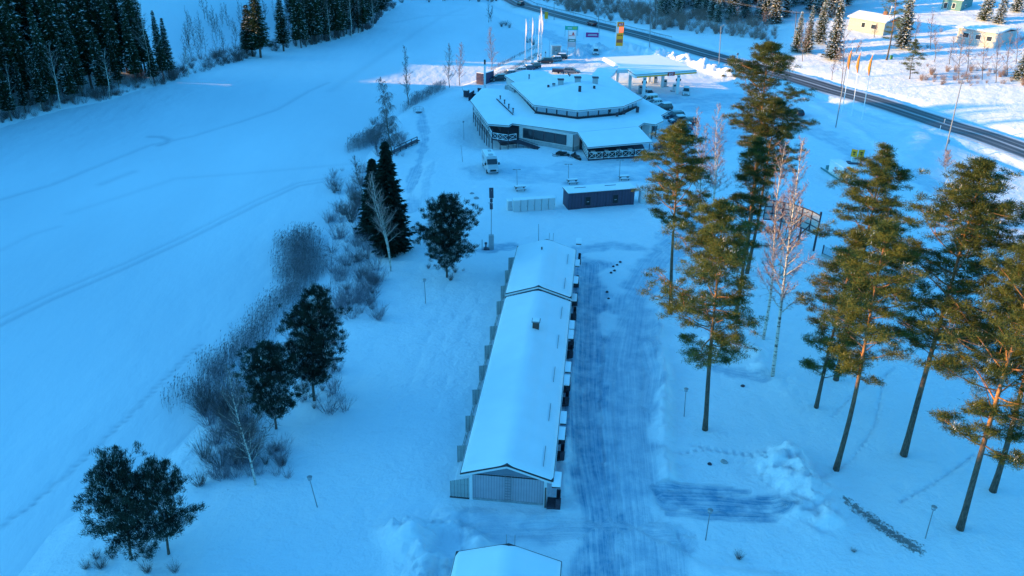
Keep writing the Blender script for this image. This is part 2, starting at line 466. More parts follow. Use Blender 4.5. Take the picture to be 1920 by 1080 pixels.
def lake_material():
    m = bpy.data.materials.new('lake_snow'); m.use_nodes = True; nt = m.node_tree; L = nt.links
    b = nt.nodes['Principled BSDF']; b.inputs['Roughness'].default_value = .8; b.inputs['Specular IOR Level'].default_value = .2
    geo = N(nt, 'ShaderNodeNewGeometry'); at = N(nt, 'ShaderNodeAttribute', attribute_name='mask')
    sep = N(nt, 'ShaderNodeSeparateColor'); L.new(at.outputs['Color'], sep.inputs[0])
    n = N(nt, 'ShaderNodeTexNoise'); n.inputs['Scale'].default_value = .03; n.inputs['Detail'].default_value = 4
    mp = N(nt, 'ShaderNodeMapping'); mp.inputs['Scale'].default_value = (1, .45, 1); mp.inputs['Rotation'].default_value = (0, 0, .5)
    L.new(geo.outputs['Position'], mp.inputs['Vector']); L.new(mp.outputs[0], n.inputs['Vector'])
    r = N(nt, 'ShaderNodeMapRange'); r.inputs[1].default_value = .35; r.inputs[2].default_value = .65; r.inputs[3].default_value = .0; r.inputs[4].default_value = .30
    L.new(n.outputs[0], r.inputs[0])
    ad = N(nt, 'ShaderNodeMath', operation='ADD'); L.new(r.outputs[0], ad.inputs[0]); L.new(sep.outputs[0], ad.inputs[1])
    mx = N(nt, 'ShaderNodeMix', data_type='RGBA'); mx.inputs[6].default_value = (.77, .80, .84, 1); mx.inputs[7].default_value = (.42, .47, .53, 1)
    L.new(ad.outputs[0], mx.inputs[0]); L.new(mx.outputs[2], b.inputs['Base Color'])
    n2 = N(nt, 'ShaderNodeTexNoise'); n2.inputs['Scale'].default_value = .4; n2.inputs['Detail'].default_value = 6
    L.new(mp.outputs[0], n2.inputs['Vector'])
    bp = N(nt, 'ShaderNodeBump'); bp.inputs['Strength'].default_value = .6; bp.inputs['Distance'].default_value = .5
    L.new(n2.outputs[0], bp.inputs['Height']); L.new(bp.outputs[0], b.inputs['Normal'])
    return m
def build_lake():
    xs = axis([(-262, -142, 8), (-142, 16, .42)]); ys = axis([(-150, 40, 8), (40, 185, .42), (185, 372, 1.0)])
    X, Y = np.meshgrid(xs, ys); P = np.stack([X.ravel(), Y.ravel()], 1)
    ins = inside(P, LAKE); d, _, _ = segdist(P, LAKE, True); keep = ins | (d < 2.2)
    z = LAKE_Z + 0.03 * fbm(P[:, 0] / 9, P[:, 1] / 9, 3)
    ice = np.zeros(len(P))
    def line(pts, w, s, dz=0):
        nonlocal ice, z
        dd, aa, _ = segdist(P, wpts(pts, LAKE_Z))
        k = np.exp(-(dd / w) ** 2); ice = np.maximum(ice, s * k); z = z + dz * k
    line([(-20,620),(100,560),(230,505),(350,450),(480,385),(560,348),(640,335)], .45, .42, -.10)
    line([(-20,605),(100,548),(230,495),(350,440),(480,375),(560,342),(640,330)], .4, .32, -.08)
    line([(-20,380),(100,345),(210,300),(280,272),(360,255),(450,228),(520,205),(580,170),(615,155)], .7, .34, -.10)
    line([(190,345),(250,322)], .9, .30, -.05); line([(0,470),(60,440),(110,425)], .6, .2)
    line([(280,256),(300,256),(315,261),(312,267),(298,272)], .8, .55, -.1)
    line([(620,170),(700,115),(780,60),(830,30),(870,15)], 1.4, .16, -.1)
    line([(130,400),(330,335),(460,325),(650,308)], .8, .18)
    line([(740,42),(800,30),(870,28)], 1.2, .2)
    # one set of footprints across the ice
    fp = wpts([(-30,1010),(60,945),(130,885),(190,830),(240,780),(285,735),(330,690),(380,640)], LAKE_Z)
    acc = 0; prev = None
    for a, b in zip(fp[:-1], fp[1:]):
        l = math.hypot(*(b - a)); k = int(l / .8)
        for i in range(k):
            p = a + (b - a) * i / k; t = (b - a) / l; p = p + np.array([-t[1], t[0]]) * (.12 if i % 2 else -.12)
            kk = np.exp(-(((P - p) ** 2).sum(1)) / .1); ice = np.maximum(ice, .75 * kk); z = z - .12 * kk
    nx, ny = len(xs), len(ys)
    i = (np.arange(nx - 1)[None, :] + np.arange(ny - 1)[:, None] * nx).ravel()
    q = np.stack([i, i + 1, i + 1 + nx, i + nx], -1); q = q[keep[q].all(1)]
    used, inv = np.unique(q, return_inverse=True)
    V = np.concatenate([P, z[:, None]], 1)[used]
    me = mesh_arrays('lake', V, quads=inv.reshape(-1, 4))
    c = me.color_attributes.new('mask', 'FLOAT_COLOR', 'POINT')
    ii = ice[used]; c.data.foreach_set('color', np.stack([ii, ii * 0, ii * 0, ii * 0 + 1], 1).astype(np.float32).ravel())
    me.polygons.foreach_set('use_smooth', np.ones(len(me.polygons), bool))
    me.materials.append(lake_material())
    o = bpy.data.objects.new('lake', me); COL.objects.link(o); o['kind'] = 'structure'
build_lake()

def build_road():
    m = bpy.data.materials.new('asphalt'); m.use_nodes = True; nt = m.node_tree; L = nt.links
    b = nt.nodes['Principled BSDF']; b.inputs['Roughness'].default_value = .6
    at = N(nt, 'ShaderNodeAttribute', attribute_name='lane'); sp = N(nt, 'ShaderNodeSeparateXYZ'); L.new(at.outputs['Vector'], sp.inputs[0])
    mp = N(nt, 'ShaderNodeMapping'); mp.inputs['Scale'].default_value = (3.2, .05, 1); L.new(at.outputs['Vector'], mp.inputs['Vector'])
    n = N(nt, 'ShaderNodeTexNoise'); n.inputs['Scale'].default_value = 1; n.inputs['Detail'].default_value = 7; n.inputs['Roughness'].default_value = .65; L.new(mp.outputs[0], n.inputs['Vector'])
    # snow blown between the wheel paths, along the centre and the edges
    cr = N(nt, 'ShaderNodeValToRGB'); cr.color_ramp.interpolation = 'EASE'
    el = cr.color_ramp.elements; el[0].position = 0; el[0].color = (1, 1, 1, 1); el[1].position = 1; el[1].color = (1, 1, 1, 1)
    for p, v in ((.06,.85),(.12,.12),(.20,.05),(.28,.2),(.36,.04),(.44,.10),(.49,.62),(.51,.62),(.56,.10),(.64,.04),(.72,.2),(.80,.05),(.88,.12),(.94,.85)):
        e = el.new(p); e.color = (v, v, v, 1)
    mr = N(nt, 'ShaderNodeMapRange'); mr.inputs[1].default_value = -5.2; mr.inputs[2].default_value = 5.2; L.new(sp.outputs[0], mr.inputs[0]); L.new(mr.outputs[0], cr.inputs[0])
    r2 = N(nt, 'ShaderNodeMapRange'); r2.inputs[1].default_value = .3; r2.inputs[2].default_value = .7; r2.inputs[3].default_value = -.24; r2.inputs[4].default_value = .20; L.new(n.outputs[0], r2.inputs[0])
    ad = N(nt, 'ShaderNodeMath', operation='ADD', use_clamp=True); L.new(cr.outputs[0], ad.inputs[0]); L.new(r2.outputs[0], ad.inputs[1])
    mx = N(nt, 'ShaderNodeMix', data_type='RGBA'); mx.inputs[6].default_value = (.030, .030, .036, 1); mx.inputs[7].default_value = (.66, .68, .71, 1)
    L.new(ad.outputs[0], mx.inputs[0]); L.new(mx.outputs[2], b.inputs['Base Color'])
    # smooth centreline
    pts = [Vector((p[0], p[1], 0)) for p in ROADC]; sm = []
    for i in range(len(pts) - 1):
        p0, p1, p2, p3 = pts[max(i-1, 0)], pts[i], pts[i+1], pts[min(i+2, len(pts)-1)]
        k = max(2, int((p2 - p1).length / 3))
        for j in range(k):
            t = j / k
            sm.append(0.5 * ((2*p1) + (-p0+p2)*t + (2*p0-5*p1+4*p2-p3)*t*t + (-p0+3*p1-3*p2+p3)*t*t*t))
    sm.append(pts[-1]); V = []; lane = []; al = 0; us = [-5.2, -3.9, -2.6, -1.3, 0, 1.3, 2.6, 3.9, 5.2]
    for i, p in enumerate(sm):
        t = (sm[min(i+1, len(sm)-1)] - sm[max(i-1, 0)]).normalized(); nrm = Vector((-t.y, t.x, 0))
        if i: al += (sm[i] - sm[i-1]).length
        for u in us:
            q = p + nrm * u; V.append((q.x, q.y, .24 + .06 * (1 - (u / 5.2) ** 2))); lane.append((u, al, 0))
    k = len(us); Q = [(i*k+j, i*k+j+1, (i+1)*k+j+1, (i+1)*k+j) for i in range(len(sm)-1) for j in range(k-1)]
    me = mesh_arrays('highway', V, quads=Q)
    a = me.attributes.new('lane', 'FLOAT_VECTOR', 'POINT'); a.data.foreach_set('vector', np.array(lane, np.float32).ravel())
    me.materials.append(m); o = bpy.data.objects.new('highway', me); COL.objects.link(o); o['kind'] = 'structure'
    return sm
ROADSM = build_road()

# ================================================================== vegetation
def needle_mat(name, col, snow=0.0, col2=None, tr=0.25):
    m = bpy.data.materials.new(name); m.use_nodes = True; nt = m.node_tree; L = nt.links
    b = nt.nodes['Principled BSDF']; b.inputs['Roughness'].default_value = .65; b.inputs['Specular IOR Level'].default_value = .2
    geo = N(nt, 'ShaderNodeNewGeometry'); tc = N(nt, 'ShaderNodeTexCoord'); oi = N(nt, 'ShaderNodeObjectInfo')
    n = N(nt, 'ShaderNodeTexNoise'); n.inputs['Scale'].default_value = 1.1; n.inputs['Detail'].default_value = 4; L.new(tc.outputs['Object'], n.inputs['Vector'])
    r = N(nt, 'ShaderNodeMapRange'); r.inputs[1].default_value = .35; r.inputs[2].default_value = .65; L.new(n.outputs[0], r.inputs[0])
    mx = N(nt, 'ShaderNodeMix', data_type='RGBA'); mx.inputs[6].default_value = (*col, 1); mx.inputs[7].default_value = (*(col2 or [c * 1.6 for c in col]), 1)
    L.new(r.outputs[0], mx.inputs[0])
    v = N(nt, 'ShaderNodeMapRange'); v.inputs[3].default_value = .7; v.inputs[4].default_value = 1.3; L.new(oi.outputs['Random'], v.inputs[0])
    m2 = N(nt, 'ShaderNodeMix', data_type='RGBA', blend_type='MULTIPLY'); m2.inputs[0].default_value = 1; L.new(mx.outputs[2], m2.inputs[6]); L.new(v.outputs[0], m2.inputs[7])
    out = m2.outputs[2]
    if snow > 0:
        at = N(nt, 'ShaderNodeAttribute', attribute_name='snow')
        n2 = N(nt, 'ShaderNodeTexNoise'); n2.inputs['Scale'].default_value = 1.7; n2.inputs['Detail'].default_value = 3; L.new(tc.outputs['Object'], n2.inputs['Vector'])
        ad = N(nt, 'ShaderNodeMath', operation='ADD'); L.new(at.outputs['Fac'], ad.inputs[0]); L.new(n2.outputs[0], ad.inputs[1])
        gt = N(nt, 'ShaderNodeMapRange'); gt.inputs[1].default_value = 1.52 - snow; gt.inputs[2].default_value = 1.60 - snow; L.new(ad.outputs[0], gt.inputs[0])
        m3 = N(nt, 'ShaderNodeMix', data_type='RGBA'); m3.inputs[7].default_value = (.8, .82, .85, 1); L.new(gt.outputs[0], m3.inputs[0]); L.new(out, m3.inputs[6]); out = m3.outputs[2]
    L.new(out, b.inputs['Base Color'])
    if tr:
        t = N(nt, 'ShaderNodeBsdfTranslucent'); L.new(out, t.inputs[0])
        ms = N(nt, 'ShaderNodeMixShader'); ms.inputs[0].default_value = tr
        L.new(b.outputs[0], ms.inputs[1]); L.new(t.outputs[0], ms.inputs[2]); L.new(ms.outputs[0], nt.nodes['Material Output'].inputs[0])
    return m
M_pine = needle_mat('pine_needles', (.046, .074, .020), .13, (.165, .165, .034), tr=.32)
M_pined = needle_mat('young_pine_needles', (.017, .030, .022), .20, (.026, .045, .030))
M_spruce = needle_mat('spruce_needles', (.020, .036, .020), .22, (.040, .062, .022))
M_spruces = needle_mat('snowy_spruce_needles', (.030, .050, .018), .46, (.060, .080, .026))
def bark_mat():
    m = bpy.data.materials.new('pine_bark'); m.use_nodes = True; nt = m.node_tree; L = nt.links
    b = nt.nodes['Principled BSDF']; b.inputs['Roughness'].default_value = .9
    tc = N(nt, 'ShaderNodeTexCoord'); sp = N(nt, 'ShaderNodeSeparateXYZ'); L.new(tc.outputs['Object'], sp.inputs[0])
    n = N(nt, 'ShaderNodeTexNoise'); n.inputs['Scale'].default_value = 3; n.inputs['Detail'].default_value = 6
    mp = N(nt, 'ShaderNodeMapping'); mp.inputs['Scale'].default_value = (3, 3, .8); L.new(tc.outputs['Object'], mp.inputs['Vector']); L.new(mp.outputs[0], n.inputs['Vector'])
    r = N(nt, 'ShaderNodeMapRange'); r.inputs[1].default_value = 6; r.inputs[2].default_value = 13; L.new(sp.outputs[2], r.inputs[0])
    mx = N(nt, 'ShaderNodeMix', data_type='RGBA'); mx.inputs[6].default_value = (.10, .075, .058, 1); mx.inputs[7].default_value = (.36, .17, .075, 1); L.new(r.outputs[0], mx.inputs[0])
    r2 = N(nt, 'ShaderNodeMapRange'); r2.inputs[1].default_value = .3; r2.inputs[2].default_value = .7; r2.inputs[3].default_value = .45; r2.inputs[4].default_value = 1.4; L.new(n.outputs[0], r2.inputs[0])
    m2 = N(nt, 'ShaderNodeMix', data_type='RGBA', blend_type='MULTIPLY'); m2.inputs[0].default_value = 1; L.new(mx.outputs[2], m2.inputs[6]); L.new(r2.outputs[0], m2.inputs[7])
    L.new(m2.outputs[2], b.inputs['Base Color'])
    bp = N(nt, 'ShaderNodeBump'); bp.inputs['Strength'].default_value = .8; L.new(n.outputs[0], bp.inputs['Height']); L.new(bp.outputs[0], b.inputs['Normal'])
    return m
M_bark = bark_mat()
M_sbark = mat('spruce_bark', (.13, .095, .075), .9, noise=.4, nscale=3, bump=.5)
def birch_mat():
    m = bpy.data.materials.new('birch_bark'); m.use_nodes = True; nt = m.node_tree; L = nt.links
    b = nt.nodes['Principled BSDF']; b.inputs['Roughness'].default_value = .7
    tc = N(nt, 'ShaderNodeTexCoord'); mp = N(nt, 'ShaderNodeMapping'); mp.inputs['Scale'].default_value = (1.2, 1.2, 4.5); L.new(tc.outputs['Object'], mp.inputs['Vector'])
    n = N(nt, 'ShaderNodeTexNoise'); n.inputs['Scale'].default_value = 1.3; n.inputs['Detail'].default_value = 5; L.new(mp.outputs[0], n.inputs['Vector'])
    r = N(nt, 'ShaderNodeMapRange'); r.inputs[1].default_value = .52; r.inputs[2].default_value = .62; L.new(n.outputs[0], r.inputs[0])
    mx = N(nt, 'ShaderNodeMix', data_type='RGBA'); mx.inputs[6].default_value = (.62, .56, .50, 1); mx.inputs[7].default_value = (.07, .06, .055, 1); L.new(r.outputs[0], mx.inputs[0]); L.new(mx.outputs[2], b.inputs['Base Color'])
    return m
M_birch = birch_mat()
M_twig = mat('birch_twigs', (.30, .19, .17), .8)
M_twigd = mat('dark_twigs', (.12, .10, .10), .85)
M_frost = mat('frosted_twigs', (.22, .21, .25), .85)
M_reed = mat('reed_straw', (.20, .19, .21), .9, noise=.4, nscale=.8)
M_dry = mat('dry_grass', (.13, .10, .06), .9)

def tree_mesh(name, V, T, snow=None, mats=(), mt=None, smooth=False):
    me = mesh_arrays(name, V, tris=T, mt=mt)
    if snow is not None:
        a = me.attributes.new('snow', 'FLOAT', 'POINT'); a.data.foreach_set('value', np.asarray(snow, np.float32))
    for m in mats: me.materials.append(m)
    return me
def unit(a):
    return a / (np.linalg.norm(a, axis=-1, keepdims=True) + 1e-9)
def tris_from(base, tip, width, nr):
    """thin triangles: base and tip (n,3), width (n,), random lateral direction"""
    d = unit(tip - base); s = unit(np.cross(d, unit(nr.normal(size=d.shape))))
    w = np.asarray(width)[:, None] * .5
    V = np.stack([base - s * w, base + s * w, tip], 1).reshape(-1, 3)
    return V
def spruce_geo(H, Rm, nw, seed, dens=1.0, low=.06, droop=.32):
    nr = np.random.default_rng(seed); Vs = []; Sn = []
    zs = low * H + (H * (1 - low)) * (np.linspace(0, 1, nw) ** .92)
    for i, z in enumerate(zs):
        f = (z / H); Lb = Rm * (1 - f) ** .78 * nr.uniform(.82, 1.12) + .12
        k = int((6 + 5 * (1 - f)) * (dens ** .5)); a0 = nr.uniform(0, 6.28)
        for j in range(k):
            a = a0 + j * 6.283 / k + nr.uniform(-.25, .25); L = Lb * nr.uniform(.62, 1.12)
            dirv = np.array([math.cos(a), math.sin(a), 0.]); up = .25 - droop * (1 - f) * 2.2 + (1.1 if f > .93 else 0)
            m = max(3, int((5 + L * 4.2) * dens)); t = np.sort(nr.uniform(.12, 1, m)); t[-1] = 1
            p = np.array([0, 0, z]) + dirv * (t * L)[:, None] + np.array([0, 0, 1.]) * (up * t * L * .5 + .18 * L * t * t)[:, None]
            side = np.array([-dirv[1], dirv[0], 0]); sg = nr.choice([-1, 1], m)
            tl = (.28 + .34 * (1 - t) * L * .6 + .15) * nr.uniform(.7, 1.25, m)
            tip = p + (dirv * .75 + 0)[None] * tl[:, None] + side[None] * (sg * tl * .75)[:, None] + np.array([0, 0, -1.]) * (tl * nr.uniform(.05, .55, m))[:, None]
            Vs.append(tris_from(p - dirv * .05, tip, tl * .55, nr)); Sn.append(np.repeat(t * .5 + nr.uniform(0, .4, m) * 1, 3))
            # the spray along the branch itself
            q = p[::2]; Vs.append(tris_from(q - dirv * .28, q + dirv * .42 - np.array([0, 0, .08]), np.full(len(q), .34), nr)); Sn.append(np.full(len(q) * 3, nr.uniform(.2, .9)))
    V = np.concatenate(Vs); return V, np.concatenate(Sn)
def trunk_mb(pts, rads, n=7):
    return MB().tube(pts, rads, n)
def build_tree(name, loc, rz, label, cat, group, crown_me, trunk_me, tmat=None):
    r = empty(name, loc, rz, label, cat, group)
    c = bpy.data.objects.new('crown', crown_me); COL.objects.link(c); c.parent = r
    t = bpy.data.objects.new('trunk', trunk_me); COL.objects.link(t); t.parent = r
    return r
def mb_mesh(mb, name, mats, smooth=True):
    me = bpy.data.meshes.new(name); me.from_pydata(mb.v, [], mb.f)
    for m in mats: me.materials.append(m)
    me.polygons.foreach_set('material_index', mb.m)
    if smooth: me.polygons.foreach_set('use_smooth', [True] * len(me.polygons))
    return me

# ---- spruce prototypes (copied over the woods)
SPR = []
for k, (H, Rm, nw, s, dn, mt_) in enumerate([(22, 3.0, 40, 1, 1.0, M_spruce), (25, 3.3, 44, 2, 1.0, M_spruce), (18, 2.7, 34, 3, 1.0, M_spruce), (23, 2.5, 42, 4, 1.0, M_spruce),
                                            (17, 3.3, 32, 5, 1.1, M_spruces), (21, 3.4, 38, 6, 1.1, M_spruces), (13, 2.7, 26, 7, 1.1, M_spruces)]):
    V, sn = spruce_geo(H, Rm, nw, s, dn, low=.16 if k < 4 else .05)
    cm = tree_mesh('spruce_crown', V, np.arange(len(V)).reshape(-1, 3), sn, [mt_])
    tm = mb_mesh(trunk_mb([(0, 0, -.8), (0, 0, H * .4), (0, 0, H * .97)], [.26 * H / 22, .18 * H / 22, .02]), 'spruce_trunk', [M_sbark])
    SPR.append((H, cm, tm))
def spruce(kind, loc, H, label, group, rz=None):
    h0, cm, tm = SPR[kind]
    r = build_tree('spruce_tree', loc, rng.uniform(0, 6.28) if rz is None else rz, label, 'tree', group, cm, tm)
    s = H / h0; r.scale = (s * rng.uniform(.9, 1.15), s * rng.uniform(.9, 1.15), s)
    r.rotation_euler = (rng.uniform(-.03, .03), rng.uniform(-.03, .03), r.rotation_euler.z)
    return r

# ---- Scots pine: bare leaning trunk, irregular limbs, layered pads of needles
def pine_geo(H, lean, cs, Rm, seed, nl=44, clump=46, asym=(0, 0), young=False, shape=None):
    """returns crown arrays and a MB with trunk and limbs; lean = (dx,dy) of the top"""
    nr = np.random.default_rng(seed); Vs = []; Sn = []; W = MB(); Wl = MB()
    bend = nr.uniform(-.25, .25, 2)
    def tp(t):
        s = t ** 1.15
        return np.array([lean[0] * s + bend[0] * math.sin(t * 5), lean[1] * s + bend[1] * math.sin(t * 4 + 1), H * t])
    r0 = .0095 * H + .03
    ts = np.linspace(0, 1, 14)
    W.tube([tuple(tp(t) - np.array([0, 0, .5 if t == 0 else 0])) for t in ts], [max(.025, r0 * (1.25 if t == 0 else 1) * (1 - t * .93)) for t in ts], 9)
    for i in range(nl):
        f = (i + nr.uniform(0, .9)) / nl; t = cs + (1 - cs) * f ** .9; t = min(t, .99)
        prof = (shape or (lambda f: (.55 + 1.5 * f * (1 - f) * 1.6) * (1 - f ** 3.2) + .10))(f)
        a = i * 2.39996 + nr.uniform(-.5, .5)
        L = Rm * (1.08 if not young else 1.0) * prof * nr.uniform(.5, 1.12) * (1 + asym[0] * math.cos(a - asym[1]))
        L = max(L, .35)
        o = tp(t); up = (.05 + .75 * f + nr.uniform(-.15, .2)) if not young else (.35 + .6 * f)
        dv = np.array([math.cos(a), math.sin(a), up]); dv /= np.linalg.norm(dv)
        segs = 5; P = [o]; cur = dv.copy()
        for k in range(segs):
            cur = unit(cur + nr.normal(size=3) * .16 + np.array([0, 0, .07])); P.append(P[-1] + cur * L / segs)
        P = np.array(P); rb = max(.02, r0 * .30 * (1 - .6 * f) * (L / Rm) ** .7)
        Wl.tube([tuple(p) for p in P], [rb * (1 - .8 * k / segs) for k in range(segs + 1)], 5, cap=False)
        ncl = max(3, int((4 + L * 3.3) * (1.25 if young else 1)))
        for c in range(ncl):
            tt = (.42 + .62 * nr.random() ** .7) if not young else nr.uniform(.2, 1.02)
            k = min(int(tt * segs), segs - 1); p = P[k] + (P[k + 1] - P[k]) * (tt * segs - k)
            sp_ = L * .34 * (1.15 - abs(tt - .7)); off = nr.normal(size=3) * np.array([sp_, sp_, sp_ * .15]) * .55
            q = p + off + np.array([0, 0, .12])
            if c % 2 == 0: Wl.tube([tuple(p), tuple((p + q) / 2 + [0, 0, -.05]), tuple(q)], [rb * .35, rb * .28, .012], 3, cap=False)
            n = int(clump * nr.uniform(.6, 1.3) * (2.0 if not young else 2.0)); R = nr.uniform(.34, .60) * (1 if not young else .92)
            g = unit(nr.normal(size=(n, 3))); g[:, 2] = g[:, 2] * .75 + .30; g = unit(g)
            if young: g = unit(g * .75 + cur * .75 + np.array([0, 0, .25]))
            b0 = q + g * (R * .10) + nr.normal(size=(n, 3)) * R * (np.array([.50, .50, .16]) if not young else np.array([.36, .36, .28])); ln = R * nr.uniform(.35, .8, n) * (1.0 if not young else 1.1)
            Vs.append(tris_from(b0, b0 + g * ln[:, None], np.full(n, .042 if not young else .045), nr))
            Sn.append(np.repeat(np.clip(g[:, 2], 0, 1) * .45 + nr.uniform(0, .5) , 3))
    V = np.concatenate(Vs)
    return V, np.concatenate(Sn), W, Wl
def pine_tree(base_px, top_px, cs, Rm, seed, label, name='pine_tree', mt_=None, group=None, young=False, base=None, **kw):
    b = G(*base_px) if base is None else base
    d = ray(*top_px); t = (b.y) / d.y; lx = d.x * t - b.x; H = CAMH + d.z * t - b.z
    V, sn, W, Wl = pine_geo(H, (lx, 0), cs, Rm, seed, young=young, **kw)
    r = empty(name, b, 0, label, 'tree', group)
    cm = tree_mesh('pine_crown', V, np.arange(len(V)).reshape(-1, 3), sn, [mt_ or M_pine])
    c = bpy.data.objects.new('crown', cm); COL.objects.link(c); c.parent = r
    t_ = bpy.data.objects.new('trunk', mb_mesh(W, 'pine_trunk', [M_bark])); COL.objects.link(t_); t_.parent = r
    l_ = bpy.data.objects.new('limbs', mb_mesh(Wl, 'pine_limbs', [M_bark])); COL.objects.link(l_); l_.parent = r
    return r

# ---- bare broadleaf trees
def bare_geo(H, lean, seed, n1=34, spread=.28, cs=.22, weep=0.0, twigs=7, stems=1, tw=.016, r0=None, up0=.9, maxr=None):
    nr = np.random.default_rng(seed); W = MB(); Vs = []
    r0 = r0 or .0075 * H + .02
    for s in range(stems):
        dx, dy = lean[0] + (nr.uniform(-.12, .12) * H if stems > 1 else 0), lean[1] + (nr.uniform(-.1, .1) * H if stems > 1 else 0)
        hh = H * (1 if s == 0 else nr.uniform(.75, .97)); bd = nr.uniform(-.3, .3, 2)
        tp = lambda t: np.array([dx * t + bd[0] * math.sin(t * 6), dy * t + bd[1] * math.sin(t * 5), hh * t])
        ts = np.linspace(0, 1, 12)
        W.tube([tuple(tp(t) - np.array([0, 0, .4 if t == 0 else 0])) for t in ts], [max(.015, r0 * (1 - .92 * t)) / (1 if stems == 1 else 1.3) for t in ts], 7)
        for i in range(n1):
            f = (i + nr.uniform(0, .9)) / n1; t = cs + (1 - cs) * f; a = i * 2.4 + nr.uniform(-.5, .5)
            L = hh * spread * (1 - f) ** .6 * nr.uniform(.5, 1.1) + .4
            if maxr: L = min(L, maxr)
            dv = unit(np.array([math.cos(a), math.sin(a), up0 + f * .8])); P = [tp(t)]; cur = dv
            for k in range(5):
                cur = unit(cur + nr.normal(size=3) * .13 + np.array([0, 0, .05 - weep * .22 * k])); P.append(P[-1] + cur * L / 5)
            P = np.array(P); rb = max(.016, r0 * .32 * (1 - .6 * f))
            W.tube([tuple(p) for p in P], [max(rb * (1 - .18 * k), .012) for k in range(6)], 4, cap=False)
            m = int(twigs * (1 + L)); tt = nr.uniform(.15, 1, m); k = np.minimum((tt * 5).astype(int), 4)
            q = P[k] + (P[k + 1] - P[k]) * (tt * 5 - k)[:, None]
            g = unit(cur[None] * .8 + nr.normal(size=(m, 3)) * .6 + np.array([0, 0, .15 - weep * 1.6])); l = nr.uniform(.3, 1.0, m) * (.25 + L * .22) * (1 + weep)
            q2 = q + g * l[:, None]
            Vs.append(tris_from(q, q2, np.full(m, tw * 1.6), nr))
            for rep in range(3):
                s_ = nr.uniform(.2, 1, m); q3 = q + g * (l * s_)[:, None]; g3 = unit(g + nr.normal(size=(m, 3)) * .55 + np.array([0, 0, -weep * .8]))
                Vs.append(tris_from(q3, q3 + g3 * (l * .55)[:, None], np.full(m, tw), nr))
    return np.concatenate(Vs), W
def bare_tree(base_px, top_px, seed, label, name='birch_tree', bm_=None, tm_=None, group=None, base=None, **kw):
    b = G(*base_px) if base is None else base
    d = ray(*top_px); t = b.y / d.y; lx = d.x * t - b.x; H = CAMH + d.z * t - b.z
    V, W = bare_geo(H, (lx, 0), seed, **kw)
    r = empty(name, b, 0, label, 'tree', group)
    c = bpy.data.objects.new('crown', tree_mesh('bare_twigs', V, np.arange(len(V)).reshape(-1, 3), None, [tm_ or M_twig])); COL.objects.link(c); c.parent = r
    t_ = bpy.data.objects.new('trunk', mb_mesh(W, 'bare_trunk', [bm_ or M_birch])); COL.objects.link(t_); t_.parent = r
    return r
def shrub_geo(R, Hh, seed, n=60, tw=.02, fan=.55):
    nr = np.random.default_rng(seed); Vs = []
    a = nr.uniform(0, 6.28, n); rr = nr.uniform(0, R * .35, n); b = np.stack([np.cos(a) * rr, np.sin(a) * rr, np.full(n, -.1)], 1)
    g = unit(np.stack([np.cos(a) * fan * nr.uniform(.2, 1.3, n), np.sin(a) * fan * nr.uniform(.2, 1.3, n), np.ones(n)], 1)); l = Hh * nr.uniform(.5, 1.05, n)
    tip = b + g * l[:, None]; Vs.append(tris_from(b, tip, np.full(n, tw * 1.7), nr))
    for rep in range(5):
        s = nr.uniform(.25, .95, n); q = b + g * (l * s)[:, None]; g2 = unit(g + nr.normal(size=(n, 3)) * .35)
        Vs.append(tris_from(q, q + g2 * (l * .32)[:, None], np.full(n, tw), nr))
    return np.concatenate(Vs)
SHR = []
for k, (R, Hh, n) in enumerate([(1.2, 2.6, 70), (1.6, 3.2, 90), (.9, 1.8, 60), (1.8, 4.2, 80)]):
    V = shrub_geo(R, Hh, 50 + k, n, .022)
    SHR.append((Hh, tree_mesh('shrub', V, np.arange(len(V)).reshape(-1, 3), None, [M_twigd])))
SHRL = []
for k, (R, Hh, n) in enumerate([(1.6, 3.0, 110), (2.0, 3.8, 120), (2.2, 5.0, 120)]):
    V = shrub_geo(R, Hh, 70 + k, n, .026, .45)
    SHRL.append((Hh, tree_mesh('shrub', V, np.arange(len(V)).reshape(-1, 3), None, [mat('willow_twigs', (.30, .21, .18), .85) if k == 0 else SHRL[0][1].materials[0]])))
def shrub(loc, Hh, label, group=None, lit=False, cat='bush', k=None):
    S = SHRL if lit else SHR; h0, me = S[rng.randrange(len(S)) if k is None else k]
    o = bpy.data.objects.new('bare_bush', me); COL.objects.link(o); o.location = loc; s = Hh / h0
    o.scale = (s * rng.uniform(.8, 1.3), s * rng.uniform(.8, 1.3), s); o.rotation_euler = (0, 0, rng.uniform(0, 6.28))
    return tag(o, label, cat, group)

BAREP = []
for k, (H_, n1, sp) in enumerate([(7, 16, .20), (8, 18, .16), (6, 14, .26)]):
    V, W = bare_geo(H_, (rng.uniform(-.4, .4), 0), 800 + k, n1=n1, spread=sp, cs=.12, twigs=4, tw=.035, r0=.06)
    BAREP.append((H_, tree_mesh('bare_twigs', V, np.arange(len(V)).reshape(-1, 3), None, [M_twigd]), mb_mesh(W, 'bare_trunk', [M_sbark])))
def sapling(loc, H, label, group):
    h0, cm, tm = BAREP[rng.randrange(3)]; r = build_tree('bare_sapling', loc, rng.uniform(0, 6.28), label, 'tree', group, cm, tm); s_ = H / h0; r.scale = (s_, s_, s_); return r

